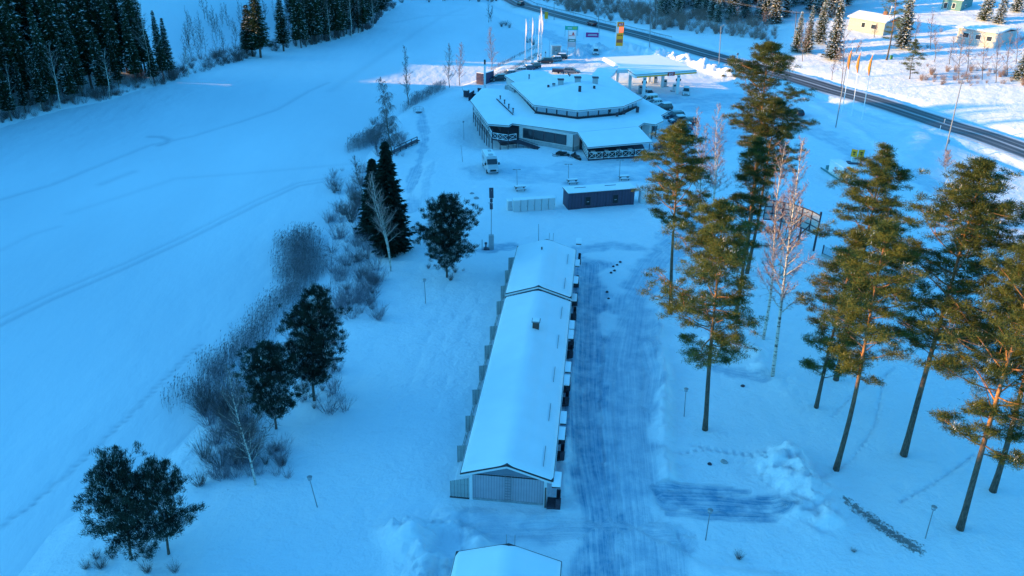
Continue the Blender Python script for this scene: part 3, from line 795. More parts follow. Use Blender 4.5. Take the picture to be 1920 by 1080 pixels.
# ------------------------------------------------------------------ the wood across the lake (left)
GF = 'spruces of the wood across the lake'
def shore_xy(s):
    """point on the far shore, s metres from the frame's left edge going away"""
    pts = _ls; acc = 0
    if s < 0:
        return pts[0] + np.array([-.42, -.907]) * (-s), np.array([.42, .907])
    for a, b in zip(pts[:-1], pts[1:]):
        l = math.hypot(*(b - a))
        if s <= acc + l: return a + (b - a) * (s - acc) / l, (b - a) / l
        acc += l
    return pts[-1], (pts[-1] - pts[-2]) / l
spots = []
s = -6
while s < 66:                       # the dense spruce wood at the upper left
    for row in range(9):
        if row > 6 and rng.random() < .15: continue
        p, t = shore_xy(s + rng.uniform(-1.6, 1.6)); nrm = np.array([-t[1], t[0]])
        q = p + nrm * (3.2 + row * 4.4 + rng.uniform(-1.8, 1.8))
        if q[1] > 223.5 + rng.uniform(0, 2): continue
        spots.append((q[0], q[1], row))
    s += 3.9
for x, y, row in spots:
    H = rng.uniform(24, 31) if row > 1 else rng.uniform(20, 27) if row else rng.uniform(12, 21)
    spruce(rng.choice([0, 1, 2, 3]), (x, y, hz(x, y)), H, 'dark spruce in the dense wood on the far shore, flecked with snow', GF)
nfor = len(spots)
# single trees right of the clearing
def wood_spruce(px, py, H, label, kind=None, group=None):
    b = G(px, py); o = spruce(kind if kind is not None else rng.choice([0, 1, 3]), b, H, label, group); o.scale.x *= 1.5; o.scale.y *= 1.5; return o
wood_spruce(489, 108, 23, 'broad dark spruce standing alone at the right edge of the lakeside clearing', 1)
wood_spruce(474, 106, 15, 'slim dark spruce leaning against the left of the broad lone spruce', 2)
wood_spruce(532, 96, 17, 'narrow spruce just right of the broad lone spruce by the lake', 3)
wood_spruce(462, 100, 9, 'small young spruce at the clearing edge, left of the broad lone spruce', 2)
GF2 = 'spruces on the far shore right of the clearing'
for px, py, H in [(565,92,22),(585,86,23),(604,78,19),(628,74,20),(618,60,22),(650,66,21),(664,56,20),(640,48,22),(672,64,14),(690,50,19),(700,38,18),(712,26,17),(684,40,20),(724,16,16),(660,36,23),(600,60,24),(580,66,24),(556,62,22),(546,40,20),(706,14,18),(735,5,15),(690,18,19),(670,10,20),(640,20,22),(610,30,23),(556,88,14),(574,90,18),(594,84,22),(612,80,17),(636,74,22),(645,70,18),(680,60,20),(686,54,22),(696,46,20),(706,36,18),(716,30,17),(728,14,16),(652,52,23),(626,50,23),(590,70,22),(570,74,24),(600,44,22),(575,50,22),(560,30,20),(590,20,20),(625,10,20),(700,4,18),(720,0,16)]:
    b = G(px, py - 2); spruce(rng.choice([0, 3, 2, 3]), b, H * .92, 'green spruce among bare birches on the far shore beyond the clearing', GF2)
for px, py, H in [(250,-20,22),(300,-25,22),(340,-30,20),(390,-28,20),(425,-20,21),(455,-25,20),(500,-30,22),(530,-28,20),(770,-8,10),(880,-10,10)]:
    b = G(px, py - 4); spruce(rng.choice([0, 1, 3]), b, H * .8, 'distant spruce behind the lakeside clearing at the top edge', 'distant spruces behind the clearing')
# bare birches in front of and between the spruces
GB = 'bare birches along the far shore'
k = 0
for (bx, by, tx, ty, lab) in [(283,157,264,8,'tall pale bare birch in front of the dense spruce wood'), (27,214,10,120,None), (77,207,52,95,None), (113,204,92,80,'dark bare trunk leaning left before the snowy spruces'),
      (175,160,168,85,None), (205,184,196,92,None), (229,128,224,80,None), (352,145,349,88,None), (676,62,668,-20,None), (659,70,655,-15,None), (578,84,568,15,None), (620,78,612,0,None), (700,50,696,-20,None), (690,52,684,-15,None)]:
    k += 1
    bare_tree((bx, by), (tx, ty), 200 + k, lab or 'thin bare birch at the edge of the wood on the far shore', group=None if lab else GB, tm_=M_twigd, n1=22, spread=.22 if not lab else .3, cs=.35, twigs=5, r0=.13, tw=.03)
# thicket of bare saplings in the clearing and along the far bank
GS = 'bare saplings in the lakeside clearing'
for i in range(90):
    px = rng.uniform(348, 560); py = rng.uniform(30, 126 - (px - 352) * .22)
    b = G(px, py)
    sapling(b, rng.uniform(4, 8.5), 'bare sapling in the snowy clearing between the spruce woods', GS)
GBK = 'bare bushes on the far bank of the lake'
for i in range(84):
    s_ = rng.uniform(-3, 215); p, t = shore_xy(s_); nrm = np.array([-t[1], t[0]]); q = p + nrm * rng.uniform(.2, 4.5)
    shrub((q[0], q[1], hz(*q) - .1), rng.uniform(1.2, 3.4), 'bare bush on the snowy bank across the lake', GBK)
# what lies left of the frame and behind the clearing: the same wood, nobody could count it
def mass_wood(name, spots, label):
    Vs = []; Sn = []; V0 = []; 
    for k, (H, R) in enumerate([(22, 3.2), (24, 3.4)]):
        V0.append((H,) + spruce_geo(H, R, 24, 300 + k, .5, low=.1))
    for i, (x, y, H) in enumerate(spots):
        h0, V, sn = V0[i % 2]; a = rng.uniform(0, 6.28); c, s_ = math.cos(a), math.sin(a); k = H / h0
        W = np.stack([(V[:, 0] * c - V[:, 1] * s_) * 1.15, (V[:, 0] * s_ + V[:, 1] * c) * 1.15, V[:, 2]], 1) * k
        Vs.append(W + np.array([x, y, hz(x, y)])); Sn.append(sn)
    V = np.concatenate(Vs)
    o = bpy.data.objects.new(name, tree_mesh(name, V, np.arange(len(V)).reshape(-1, 3), np.concatenate(Sn), [M_spruce])); COL.objects.link(o)
    tag(o, label, 'forest', kind='stuff')
ms = []
for s_ in np.arange(-215, -8, 5.6):
    for row in range(6):
        p, t = shore_xy(s_ + rng.uniform(-2, 2)); nrm = np.array([-t[1], t[0]]); q = p + nrm * (3 + row * 6.5 + rng.uniform(-2, 2)); ms.append((q[0], q[1], rng.uniform(20, 25)))
mass_wood('spruce_wood', ms, 'dark spruce wood continuing along the far shore of the lake')

# ------------------------------------------------------------------ beyond the highway
GR = 'snowy spruces beyond the highway'
nsp = 0
def hill_spruces(n, box, Hr, label, group, kinds=(4, 5, 6)):
    global nsp
    for i in range(n):
        px = rng.uniform(box[0], box[2]); f = i / max(1, n - 1)
        py = box[1] + (box[3] - box[1]) * (f + rng.uniform(-.08, .08))
        b = G(px, py); spruce(rng.choice(kinds), b, rng.uniform(*Hr), label, group); nsp += 1
for (x0, x1, ya, yb, n) in [(1085,1240,-40,-6,12),(1238,1345,-16,30,24),(1335,1470,-14,44,36),(1465,1600,-26,34,28),(1560,1700,-46,-2,14),(1690,1935,-60,-14,12)]:
    hill_spruces(n, (x0, ya, x1, yb), (12, 18), 'snow laden spruce in the wood beyond the highway', GR)
# the spruces and pines by the houses, one by one
for px, py, H, kd, lab in [(1492,98,12,4,'green sunlit spruce, leftmost of the group between highway and pale green house'), (1512,100,14,5,'sunlit spruce second from the left in the group beyond the highway'),
       (1535,82,17,5,'tall snow flecked spruce in the middle of the group beyond the highway'), (1560,112,18,4,'tall dark green spruce, rightmost and nearest of the group beyond the highway'),
       (1690,92,20,5,'very broad dark spruce between the pale green and the yellow house'), (1845,38,13,6,'snowy spruce between the teal house and the yellow house roof'),
       (1872,44,11,6,'small snowy spruce right of the teal house'), (1905,22,13,4,'snowy spruce at the top right corner of the picture'), (1915,150,12,6,'frosted spruce at the right edge below the yellow house')]:
    spruce(kd, G(px, py), H, lab, None)
pine_tree((1662, 112), (1688, -40), .22, 3.4, 31, 'tall sunlit pine with bare lower trunk standing before the pale green house', nl=34, clump=26)
pine_tree((1706, 148), (1716, 76), .12, 2.3, 32, 'small sunlit pine on the snowy slope below the broad spruce', nl=26, clump=28)
GW = 'willow scrub beyond the highway'
for i in range(80):
    px = rng.uniform(1030, 1440); f = (px - 1030) / 410; py = rng.uniform(-6 + f * 36, 34 + f * 44) if rng.random() < .8 else rng.uniform(14, 30 + f * 46)
    b = G(px, py); dr = segdist(np.array([[b.x, b.y]]), ROADC)[0][0]
    if dr < 10: continue
    shrub(b, rng.uniform(1.8, 4.6), 'bare reddish scrub on the slope beyond the highway', GW, lit=True)
def mass_scrub(name, pts, hr, label, lit=True, m=None):
    S = SHRL if lit else SHR; src = []
    for h0, me in S:
        c_ = np.empty(len(me.vertices) * 3, np.float32); me.vertices.foreach_get('co', c_); src.append((h0, c_.reshape(-1, 3)))
    Vs = []
    for x, y, z in pts:
        h0, V = src[rng.randrange(len(src))]; V = V.reshape(-1, 9)[::2].reshape(-1, 3); a = rng.uniform(0, 6.28); k = rng.uniform(*hr) / h0; w_ = k * rng.uniform(.9, 1.5); c, s_ = math.cos(a), math.sin(a)
        Vs.append(np.stack([(V[:, 0] * c - V[:, 1] * s_) * w_ + x, (V[:, 0] * s_ + V[:, 1] * c) * w_ + y, V[:, 2] * k + z], 1))
    V = np.concatenate(Vs); o = bpy.data.objects.new(name, tree_mesh(name, V, np.arange(len(V)).reshape(-1, 3), None, [m or S[0][1].materials[0]])); COL.objects.link(o)
    tag(o, label, 'scrub', kind='stuff')
pts = []
for i in range(330):
    px = rng.uniform(1000, 1460); f = (px - 1000) / 460; py = rng.uniform(-8 + f * 30, 18 + f * 62)
    b = G(px, py)
    if segdist(np.array([[b.x, b.y]]), ROADC)[0][0] > 11: pts.append(tuple(b))
mass_scrub('roadside_scrub', pts, (1.6, 4.2), 'dense bare scrub covering the slope beyond the highway')
mass_scrub('slope_scrub', [tuple(G(rng.uniform(1725, 1930), rng.uniform(126, 162))) for i in range(40)] + [tuple(G(rng.uniform(1690, 1930), rng.uniform(60, 126))) for i in range(16)], (.8, 2.0), 'dry brown scrub on the slope below the houses')
GY = 'scrub below the yellow house'
for i in range(26):
    b = G(rng.uniform(1725, 1925), rng.uniform(132, 160)); shrub(b, rng.uniform(1.0, 2.4), 'bare brown scrub below the yellow house', GY, lit=True)
GT = 'bare young trees on the slope by the houses'
for j, (px, py, ty) in enumerate([(1560,150,95),(1577,165,40),(1640,70,45),(1718,80,30),(1745,92,20),(1752,115,60),(1780,120,70),(1798,148,52),(1812,140,62),(1842,150,66),(1868,155,60),(1890,140,60),(1905,120,50),(1606,100,78),(1430,60,22),(1380,52,14),(1505,115,40)]):
    bare_tree((px, py), (px + rng.uniform(2, 10), ty), 400 + j, 'bare young tree on the sunlit slope by the houses', 'bare_tree', M_sbark, M_twig, group=GT, n1=20, spread=.3, cs=.2, twigs=5, tw=.035, r0=.10)
GH = 'bare trees at the far end of the lake'
for j, (px, py, ty) in enumerate([(916,42,8),(921,40,12),(915,3,-20),(880,2,-20),(850,0,-20),(830,2,-18)]):
    bare_tree((px, py), (px + 1, ty), 430 + j, 'bare tree at the narrow far end of the lake', 'bare_tree', M_sbark, M_twigd, group=GH, n1=18, spread=.2, cs=.15, twigs=5, tw=.05, r0=.12)
for i in range(16):
    b = G(rng.uniform(740, 940), rng.uniform(-3, 4)); shrub(b, rng.uniform(2, 4), 'bare bush at the far end of the lake', 'bushes at the far end of the lake')

# ------------------------------------------------------------------ the tall pines at the right
pine_tree((1257, 588), (1271, 236), .46, 3.9, 11, 'sunlit pine with rounded crown nearest the black container', nl=48, clump=60)
pine_tree((1323, 808), (1352, 380), .34, 4.4, 12, 'sunlit pine beside the driveway with straight bare trunk, nearest to the long motel', nl=60, clump=60, asym=(.25, 3.3))
pine_tree((1398, 478), (1443, 84), .50, 5.0, 13, 'tallest pine of the middle group, its top above the highway', nl=54, clump=56)
pine_tree((1400, 512), (1462, 188), .52, 3.6, 14, 'pine with a full round top just below the tallest of the middle group', nl=42, clump=58)
pine_tree((1381, 588), (1424, 262), .40, 3.2, 15, 'dark slender pine in the middle group whose low crown hides the paired trunks', nl=46, clump=52)
pine_tree((1567, 712), (1662, 280), .36, 3.9, 16, 'tall pine behind the cluster right of the billboard, crown top near the blue urea kiosk', nl=60, clump=58)
pine_tree((1566, 880), (1672, 422), .40, 3.7, 17, 'pine with dark leaning trunk in front of the cluster right of the billboard', nl=48, clump=56)
pine_tree((1531, 765), (1606, 442), .18, 2.9, 18, 'shaded shorter pine on the left of the cluster right of the billboard', nl=54, clump=52)
pine_tree((1696, 856), (1842, 306), .36, 5.0, 19, 'large sunlit pine with orange upper trunk, second from the right edge', nl=68, clump=62)
pine_tree((1800, 992), (1952, 452), .30, 4.6, 20, 'nearest pine at the lower right with a thick leaning trunk', nl=60, clump=60)
pine_tree((1862, 922), (1990, 420), .42, 4.0, 21, 'pine at the right edge with its trunk behind the nearest one', nl=48, clump=56)
# birches among them
M_tw2 = M_twig
for j, (b_, t_, lab, kw) in enumerate([
    ((1449, 704), (1504, 262), 'tall white trunked birch rising before the back of the billboard', dict(n1=44, spread=.15, cs=.28, stems=1)),
    ((1431, 636), (1474, 268), 'birch with crooked pale trunk left of the tall white birch', dict(n1=40, spread=.15, cs=.3)),
    ((1312, 396), (1325, 205), 'bare birch with pale stems left of the tallest pine', dict(n1=32, spread=.17, cs=.2, stems=2)),
    ((1335, 402), (1350, 195), 'bare birch pressed against the left of the tallest pine', dict(n1=32, spread=.17, cs=.2, stems=2)),
    ((1462, 520), (1490, 330), 'slender bare birch partly behind the billboard frame', dict(n1=34, spread=.24, cs=.2)),
    ((1566, 640), (1590, 560), 'small bare birch under the shaded pine', dict(n1=24, spread=.4, cs=.2)),
    ((1772, 320), (1776, 285), 'small round bare tree standing alone beside the highway pole', dict(n1=34, spread=.5, cs=.05, r0=.06))]):
    bare_tree(b_, t_, 500 + j, lab, twigs=9, tw=.030, **kw)

# ------------------------------------------------------------------ the near shore, left
YM = dict(young=True, mt_=M_pined)
ysh = lambda f: (.75 + .5 * math.sin(min(f * 1.5, 1) * 3.14 * .75)) * (1 - f ** 2.4) + .12
pine_tree((243, 1050), (212, 866), .16, 3.2, 41, 'bushy young pine flecked with snow, largest of the pair in the lower left corner', nl=64, clump=34, shape=ysh, **YM)
pine_tree((316, 1038), (288, 882), .20, 2.5, 42, 'smaller young pine on the right of the pair in the lower left corner', nl=50, clump=34, shape=ysh, **YM)
pine_tree((519, 802), (497, 655), .14, 2.9, 43, 'dark bushy pine by the reeds, left and lower of the middle pair', nl=60, clump=44, shape=ysh, **YM)
pine_tree((590, 750), (592, 548), .14, 3.2, 44, 'dark rounded pine by the reeds, right and taller of the middle pair', nl=72, clump=46, shape=ysh, **YM)
pine_tree((838, 520), (834, 376), .12, 4.0, 45, 'broad dark pine standing alone between the spruces and the motel', nl=84, clump=46, shape=ysh, **YM)
V, sn = spruce_geo(1.0, .16, 52, 90, 1.0, low=.05)
def near_spruce(base, top, R, seed, label):
    b = G(*base); d = ray(*top); H = CAMH + d.z * (b.y / d.y) - b.z
    V, sn = spruce_geo(H, R, 50, seed, 1.7, low=.05)
    cm = tree_mesh('spruce_crown', V, np.arange(len(V)).reshape(-1, 3), sn * .8, [M_pined])
    tm = mb_mesh(trunk_mb([(0, 0, -.5), (0, 0, H * .97)], [.2, .02]), 'spruce_trunk', [M_sbark])
    return build_tree('spruce_tree', b, 0, label, 'tree', None, cm, tm)
near_spruce((733, 474), (729, 268), 3.7, 91, 'dark conical spruce on the near shore behind the white birch, taller of the two')
near_spruce((706, 440), (698, 300), 2.8, 92, 'narrow dark spruce pressed against the left of the taller shore spruce')
for j, (b_, t_, lab, kw, tm_, bm_) in enumerate([
    ((733, 508), (716, 318), 'white multi stemmed birch in front of the dark shore spruces', dict(n1=26, spread=.2, cs=.35, stems=3, twigs=6), M_twig, M_birch),
    ((479, 908), (428, 700), 'crooked white birch in the thicket left of the motel lawn', dict(n1=34, spread=.34, cs=.2, twigs=8), M_twigd, M_birch),
    ((736, 292), (714, 146), 'weeping bare birch on the point above the dark spruces', dict(n1=46, spread=.24, cs=.12, weep=.75, twigs=10), M_twigd, M_sbark),
    ((767, 197), (757, 88), 'tall narrow bare tree on the shore above the weeping birch', dict(n1=44, spread=.17, cs=.12, twigs=8), M_twigd, M_sbark),
    ((843, 164), (841, 84), 'bare tree at the lake path, left of a pair', dict(n1=38, spread=.24, cs=.15), M_twig, M_sbark),
    ((862, 160), (864, 82), 'bare tree at the lake path, right of a pair', dict(n1=38, spread=.24, cs=.15), M_twig, M_sbark),
    ((922, 132), (920, 52), 'bare frosty tree behind the dark shed and the white mast', dict(n1=40, spread=.22, cs=.15), M_twig, M_sbark),
    ((688, 404), (664, 296), 'thin dark leaning tree in the scrub left of the shore spruces', dict(n1=30, spread=.26, cs=.2), M_twigd, M_sbark)]):
    bare_tree(b_, t_, 600 + j, lab, 'birch_tree' if bm_ is M_birch else 'bare_tree', bm_, tm_, tw=.028, **kw)
GN = 'bare willows on the near shore'
for (x0, y0, x1, y1, n, h0, h1) in [(625, 330, 690, 420, 12, 2, 3.4), (640, 430, 715, 560, 16, .9, 1.9), (380, 750, 470, 880, 16, 2, 3.8), (470, 840, 540, 890, 6, .8, 1.6), (690, 230, 740, 285, 8, 1.6, 3), (560, 690, 640, 770, 8, .8, 1.5), (150, 1020, 330, 1075, 9, .8, 1.6), (650, 560, 700, 600, 4, .8, 1.3), (800, 500, 880, 540, 5, .7, 1.2)]:
    for i in range(n):
        b = G(rng.uniform(x0, x1), rng.uniform(y0, y1)); shrub(b, rng.uniform(h0, h1), 'bare willow bush among snow on the near shore', GN)
for px, py, h in [(375, 910, 1.7), (1385, 1048, .9), (1600, 1035, .5)]:
    shrub(G(px, py), h, {375: 'dry tuft of stalks at the foot of the white birch thicket', 1385: 'dry tuft poking out of the snow below the parking bay', 1600: 'tiny dry twig in the snow left of the heather bed'}[px], None, k=2)
for i, (px, py) in enumerate([(940,50),(948,48),(955,52),(990,80),(1000,84)]):
    shrub(G(px, py), 2.2, 'bushes on the lake bank beyond the flagpoles', 'bushes on the lake bank beyond the flagpoles')

pts = []
for (x0, y0, x1, y1, n) in [(380, 730, 480, 900, 46), (615, 320, 700, 430, 44), (620, 430, 715, 600, 70), (540, 600, 640, 700, 16), (705, 250, 760, 300, 12), (455, 840, 545, 900, 12), (560, 690, 650, 780, 14), (690, 225, 745, 285, 14), (400, 690, 500, 760, 14), (660, 540, 705, 600, 10)]:
    for i in range(n): pts.append(tuple(G(rng.uniform(x0, x1), rng.uniform(y0, y1))))
mass_scrub('shore_scrub', pts, (.8, 3.0), 'tangle of thin bare twigs along the near shore behind the reeds', lit=False, m=M_frost)
pts = []
for i in range(400):
    s_ = rng.uniform(-4, 205); p, t = shore_xy(s_); nrm = np.array([-t[1], t[0]]); q = p + nrm * (rng.random() ** 1.5 * 9 + .3); pts.append((q[0], q[1], hz(*q) - .1))
mass_scrub('far_bank_scrub', pts, (.9, 3.6), 'tangle of bare undergrowth at the foot of the woods across the lake', lit=False)
# reeds standing in the ice along the near shore
def reeds(name, poly_px, n, h, label, plume=True, pz=LAKE_Z):
    P = wpts(poly_px, pz); lo = P.min(0); hi = P.max(0); nr = np.random.default_rng(len(poly_px) * 7 + n)
    q = nr.uniform(lo, hi, (n * 4, 2)); q = q[inside(q, P)]
    dn = vnoise(q[:, 0] / 2.2, q[:, 1] / 2.2) + .5 + .5 * vnoise(q[:, 0] / .7, q[:, 1] / .7)
    d = segdist(q, P, True)[0]; q = q[(dn * .55 + sstep(d / (5.0 if n > 5000 else 1.5))) > nr.uniform(.25, 1.25, len(q))][:n]
    z = np.maximum(height(q)[0], LAKE_Z); k = len(q); b = np.concatenate([q, z[:, None]], 1)
    g = unit(np.stack([nr.normal(.14, .10, k), nr.normal(0, .10, k), np.ones(k)], 1)); l = h * nr.uniform(.6, 1.1, k)
    tip = b + g * l[:, None]; V = [tris_from(b, tip, np.full(k, .022), nr)]
    if plume: V.append(tris_from(tip - g * .12, tip + unit(g + np.array([.5, 0, -.1])) * .26, np.full(k, .085), nr))
    s_ = nr.uniform(.3, .8, k); m = b + g * (l * s_)[:, None]; V.append(tris_from(m, m + unit(g + nr.normal(size=(k, 3)) * .5) * .4, np.full(k, .03), nr))
    V = np.concatenate(V)
    o = bpy.data.objects.new(name, tree_mesh(name, V, np.arange(len(V)).reshape(-1, 3), None, [M_reed])); COL.objects.link(o)
    tag(o, label, 'reeds', kind='stuff')
reeds('reed_bed', [(318,785),(300,760),(350,700),(410,640),(470,580),(505,545),(500,500),(515,450),(545,435),(585,430),(625,470),(622,510),(590,560),(545,600),(520,650),(470,690),(425,745),(370,780)], 7500, 1.9, 'dense bed of dry reeds in the ice along the near shore')
reeds('reed_bed', [(640,285),(660,265),(700,250),(722,235),(728,250),(710,270),(680,285),(650,292)], 1500, 2.0, 'small patch of dry reeds by the weeping birch')
reeds('reed_bed', [(745,215),(770,190),(810,168),(835,160),(840,168),(815,180),(785,198),(760,212)], 2600, 2.2, 'strip of dry reeds between the tall bare tree and the pair')
reeds('reed_bed', [(905,138),(940,118),(985,98),(1015,88),(1020,92),(985,106),(940,128),(912,142)], 2200, 1.0, 'brown grass on the bank below the flagpoles')
reeds('dry_grass', [(645,470),(680,460),(700,500),(715,560),(700,590),(670,580),(640,540),(620,590),(600,640),(640,660),(620,720),(560,760),(545,700),(560,640),(600,560)], 2600, .8, 'sparse dry grass on the snowy bank behind the reeds', plume=False)
reeds('heather', [(1588,948),(1620,962),(1665,985),(1715,1015),(1725,1035),(1690,1025),(1640,1000),(1600,962)], 800, .3, 'brown heather poking through the snow at the lower right', plume=False, pz=0.1)

# ================================================================== buildings and yard things
M_snow = mat('roof_snow', SNOW, .8, spec=.2, noise=.03, nscale=.4, bump=.25, bscale=.8)
M_trim = mat('dark_trim', (.05, .035, .035), .6)
M_white = mat('white_paint', (.72, .73, .74), .55)
M_fasc = mat('fascia_grey', (.50, .52, .55), .6)
M_cream = mat('cream_plaster', (.60, .57, .57), .8, noise=.06, nscale=2)
M_plinth = mat('concrete_plinth', (.32, .33, .34), .9, noise=.2, nscale=3)
M_dark = mat('dark_timber', (.05, .038, .055), .7, noise=.3, nscale=6)
M_brown = mat('brown_timber', (.10, .06, .05), .7)
M_black = mat('black_rubber', (.015, .015, .017), .8)
M_glass = mat('window_glass', (.03, .04, .05), .08, spec=.8)
M_glassl = mat('reflecting_glass', (.38, .42, .46), .12, metal=.85, spec=.8)
M_steel = mat('galvanised_steel', (.42, .44, .46), .4, metal=.6, noise=.1)
M_pole = mat('lamp_pole_paint', (.22, .24, .26), .5)
M_cont = mat('anthracite_cladding', (.05, .045, .075), .5, noise=.08)
M_yel = mat('sign_yellow', (.95, .36, .012), .5)
M_red = mat('sign_red', (.55, .03, .03), .5)
M_orange = mat('flag_orange', (.90, .26, .03), .8)
M_blue = mat('letter_blue', (.03, .22, .50), .5)

def siding_mat(name, col, step=.22, dark=.6):
    """vertical boards: narrow dark grooves along the wall (object coordinates x+y)"""
    m = mat(name, col, .7, noise=.07, nscale=1.5); nt = m.node_tree; L = nt.links
    b = nt.nodes['Principled BSDF']; tc = N(nt, 'ShaderNodeTexCoord'); w = N(nt, 'ShaderNodeTexWave', wave_type='BANDS', bands_direction='X', wave_profile='SAW')
    w.inputs['Scale'].default_value = .314 / step; w.inputs['Distortion'].default_value = 0
    sp = N(nt, 'ShaderNodeSeparateXYZ'); cb = N(nt, 'ShaderNodeCombineXYZ'); ad = N(nt, 'ShaderNodeMath', operation='ADD')
    L.new(tc.outputs['Object'], sp.inputs[0]); L.new(sp.outputs[0], ad.inputs[0]); L.new(sp.outputs[1], ad.inputs[1]); L.new(ad.outputs[0], cb.inputs[0]); L.new(cb.outputs[0], w.inputs['Vector'])
    r = N(nt, 'ShaderNodeMapRange'); r.inputs[1].default_value = .0; r.inputs[2].default_value = .28; r.inputs[3].default_value = dark; r.inputs[4].default_value = 1; L.new(w.outputs[0], r.inputs[0])
    old = b.inputs['Base Color'].links[0].from_socket
    mx = N(nt, 'ShaderNodeMix', data_type='RGBA', blend_type='MULTIPLY'); mx.inputs[0].default_value = 1; L.new(old, mx.inputs[6]); L.new(r.outputs[0], mx.inputs[7]); L.new(mx.outputs[2], b.inputs['Base Color'])
    bp = N(nt, 'ShaderNodeBump'); bp.inputs['Strength'].default_value = .6; bp.inputs['Distance'].default_value = .03; L.new(r.outputs[0], bp.inputs['Height']); L.new(bp.outputs[0], b.inputs['Normal'])
    return m
M_motel = siding_mat('motel_siding', (.42, .39, .44), .24, .5)
M_screen = siding_mat('screen_boards', (.36, .40, .40), .30, .45)
M_gable = mat('gable_panel', (.19, .22, .27), .6)

def wb(mb, name, mats, root, **k):
    """build a part whose shapes were given in world coordinates under an unrotated root"""
    x, y, z = root.location
    mb.v = [(a - x, b - y, c - z) for a, b, c in mb.v]
    return mb.build(name, mats, root, **k)
def text_part(name, body, size, M, m, parent, ext=.01):
    cu = bpy.data.curves.new(name, 'FONT'); cu.body = body; cu.size = size; cu.extrude = ext; cu.align_x = 'CENTER'; cu.align_y = 'CENTER'
    t = bpy.data.objects.new(name, cu); COL.objects.link(t)
    bpy.context.view_layer.update()
    me = bpy.data.meshes.new_from_object(t); bpy.data.objects.remove(t)
    me.materials.clear(); me.materials.append(m)
    o = bpy.data.objects.new(name, me); COL.objects.link(o); o.parent = parent; o.matrix_local = M
    return o
def frame(o, x, z=(0, 0, 1)):
    """matrix with local x along x, local y along up, local z = facing"""
    x = Vector(x).normalized(); y = Vector(z).normalized(); n = x.cross(y)
    return Matrix((x, y, n)).transposed().to_4x4().__class__(((x.x, y.x, n.x, o[0]), (x.y, y.y, n.y, o[1]), (x.z, y.z, n.z, o[2]), (0, 0, 0, 1)))

ORD = ['leftmost', 'second from left', 'third from left', 'fourth from left', 'fifth from left', 'rightmost']
# ------------------------------------------------------------------ the motel rows
MROT = -math.atan(.1034)
def roof_slab(xl, xr, xm, ze, zr, y0, y1, t, dz=0, inset=0, jag=None):
    mb = MB(); pr = [(xl + inset, ze + dz), (xm, zr + dz), (xr - inset, ze + dz), (xr - inset, ze + dz + t), (xm, zr + dz + t), (xl + inset, ze + dz + t)]
    mb.extr(pr, 'y', y0 + inset, y1 - inset); return mb
def snow_roof(xl, xr, xm, ze, zr, y0, y1, seed, th=.24):
    """soft sheet of snow over a gable roof, rounded at its rims"""
    nr = np.random.default_rng(seed); nx = 40; ny = int((y1 - y0) / .45)
    X = np.linspace(xl, xr, nx); Y = np.linspace(y0, y1, ny); x, y = np.meshgrid(X, Y)
    base = np.where(x < xm, ze + (zr - ze) * (x - xl) / (xm - xl), ze + (zr - ze) * (xr - x) / (xr - xm))
    base = base - .10 * np.exp(-((x - xm) / .35) ** 2)
    e = np.minimum(np.minimum(x - xl, xr - x), np.minimum(y - y0, y1 - y))
    z = base + th * np.sqrt(np.clip(e / .22, 0, 1)) + .045 * fbm(x / 2.0 + seed, y / 6.0, 3) * np.clip(e / .4, 0, 1)
    z = z - .05 * np.exp(-((x - (xm + (xr - xm) * .42)) / .25) ** 2) * np.clip(e, 0, 1)
    V = np.stack([x.ravel(), y.ravel(), z.ravel()], 1); i = np.arange(nx - 1)[None, :] + np.arange(ny - 1)[:, None] * nx
    q = np.stack([i, i + 1, i + 1 + nx, i + nx], -1).reshape(-1, 4)
    me = mesh_arrays('roof_snow', V, quads=q); me.polygons.foreach_set('use_smooth', np.ones(len(me.polygons), bool)); me.materials.append(M_snow)
    return me
def link(name, me, parent):
    o = bpy.data.objects.new(name, me); COL.objects.link(o); o.parent = parent; return o
def to_local(root, w):
    c, s = math.cos(-root.rotation_euler.z), math.sin(-root.rotation_euler.z); x = w[0] - root.location.x; y = w[1] - root.location.y
    return x * c - y * s, x * s + y * c
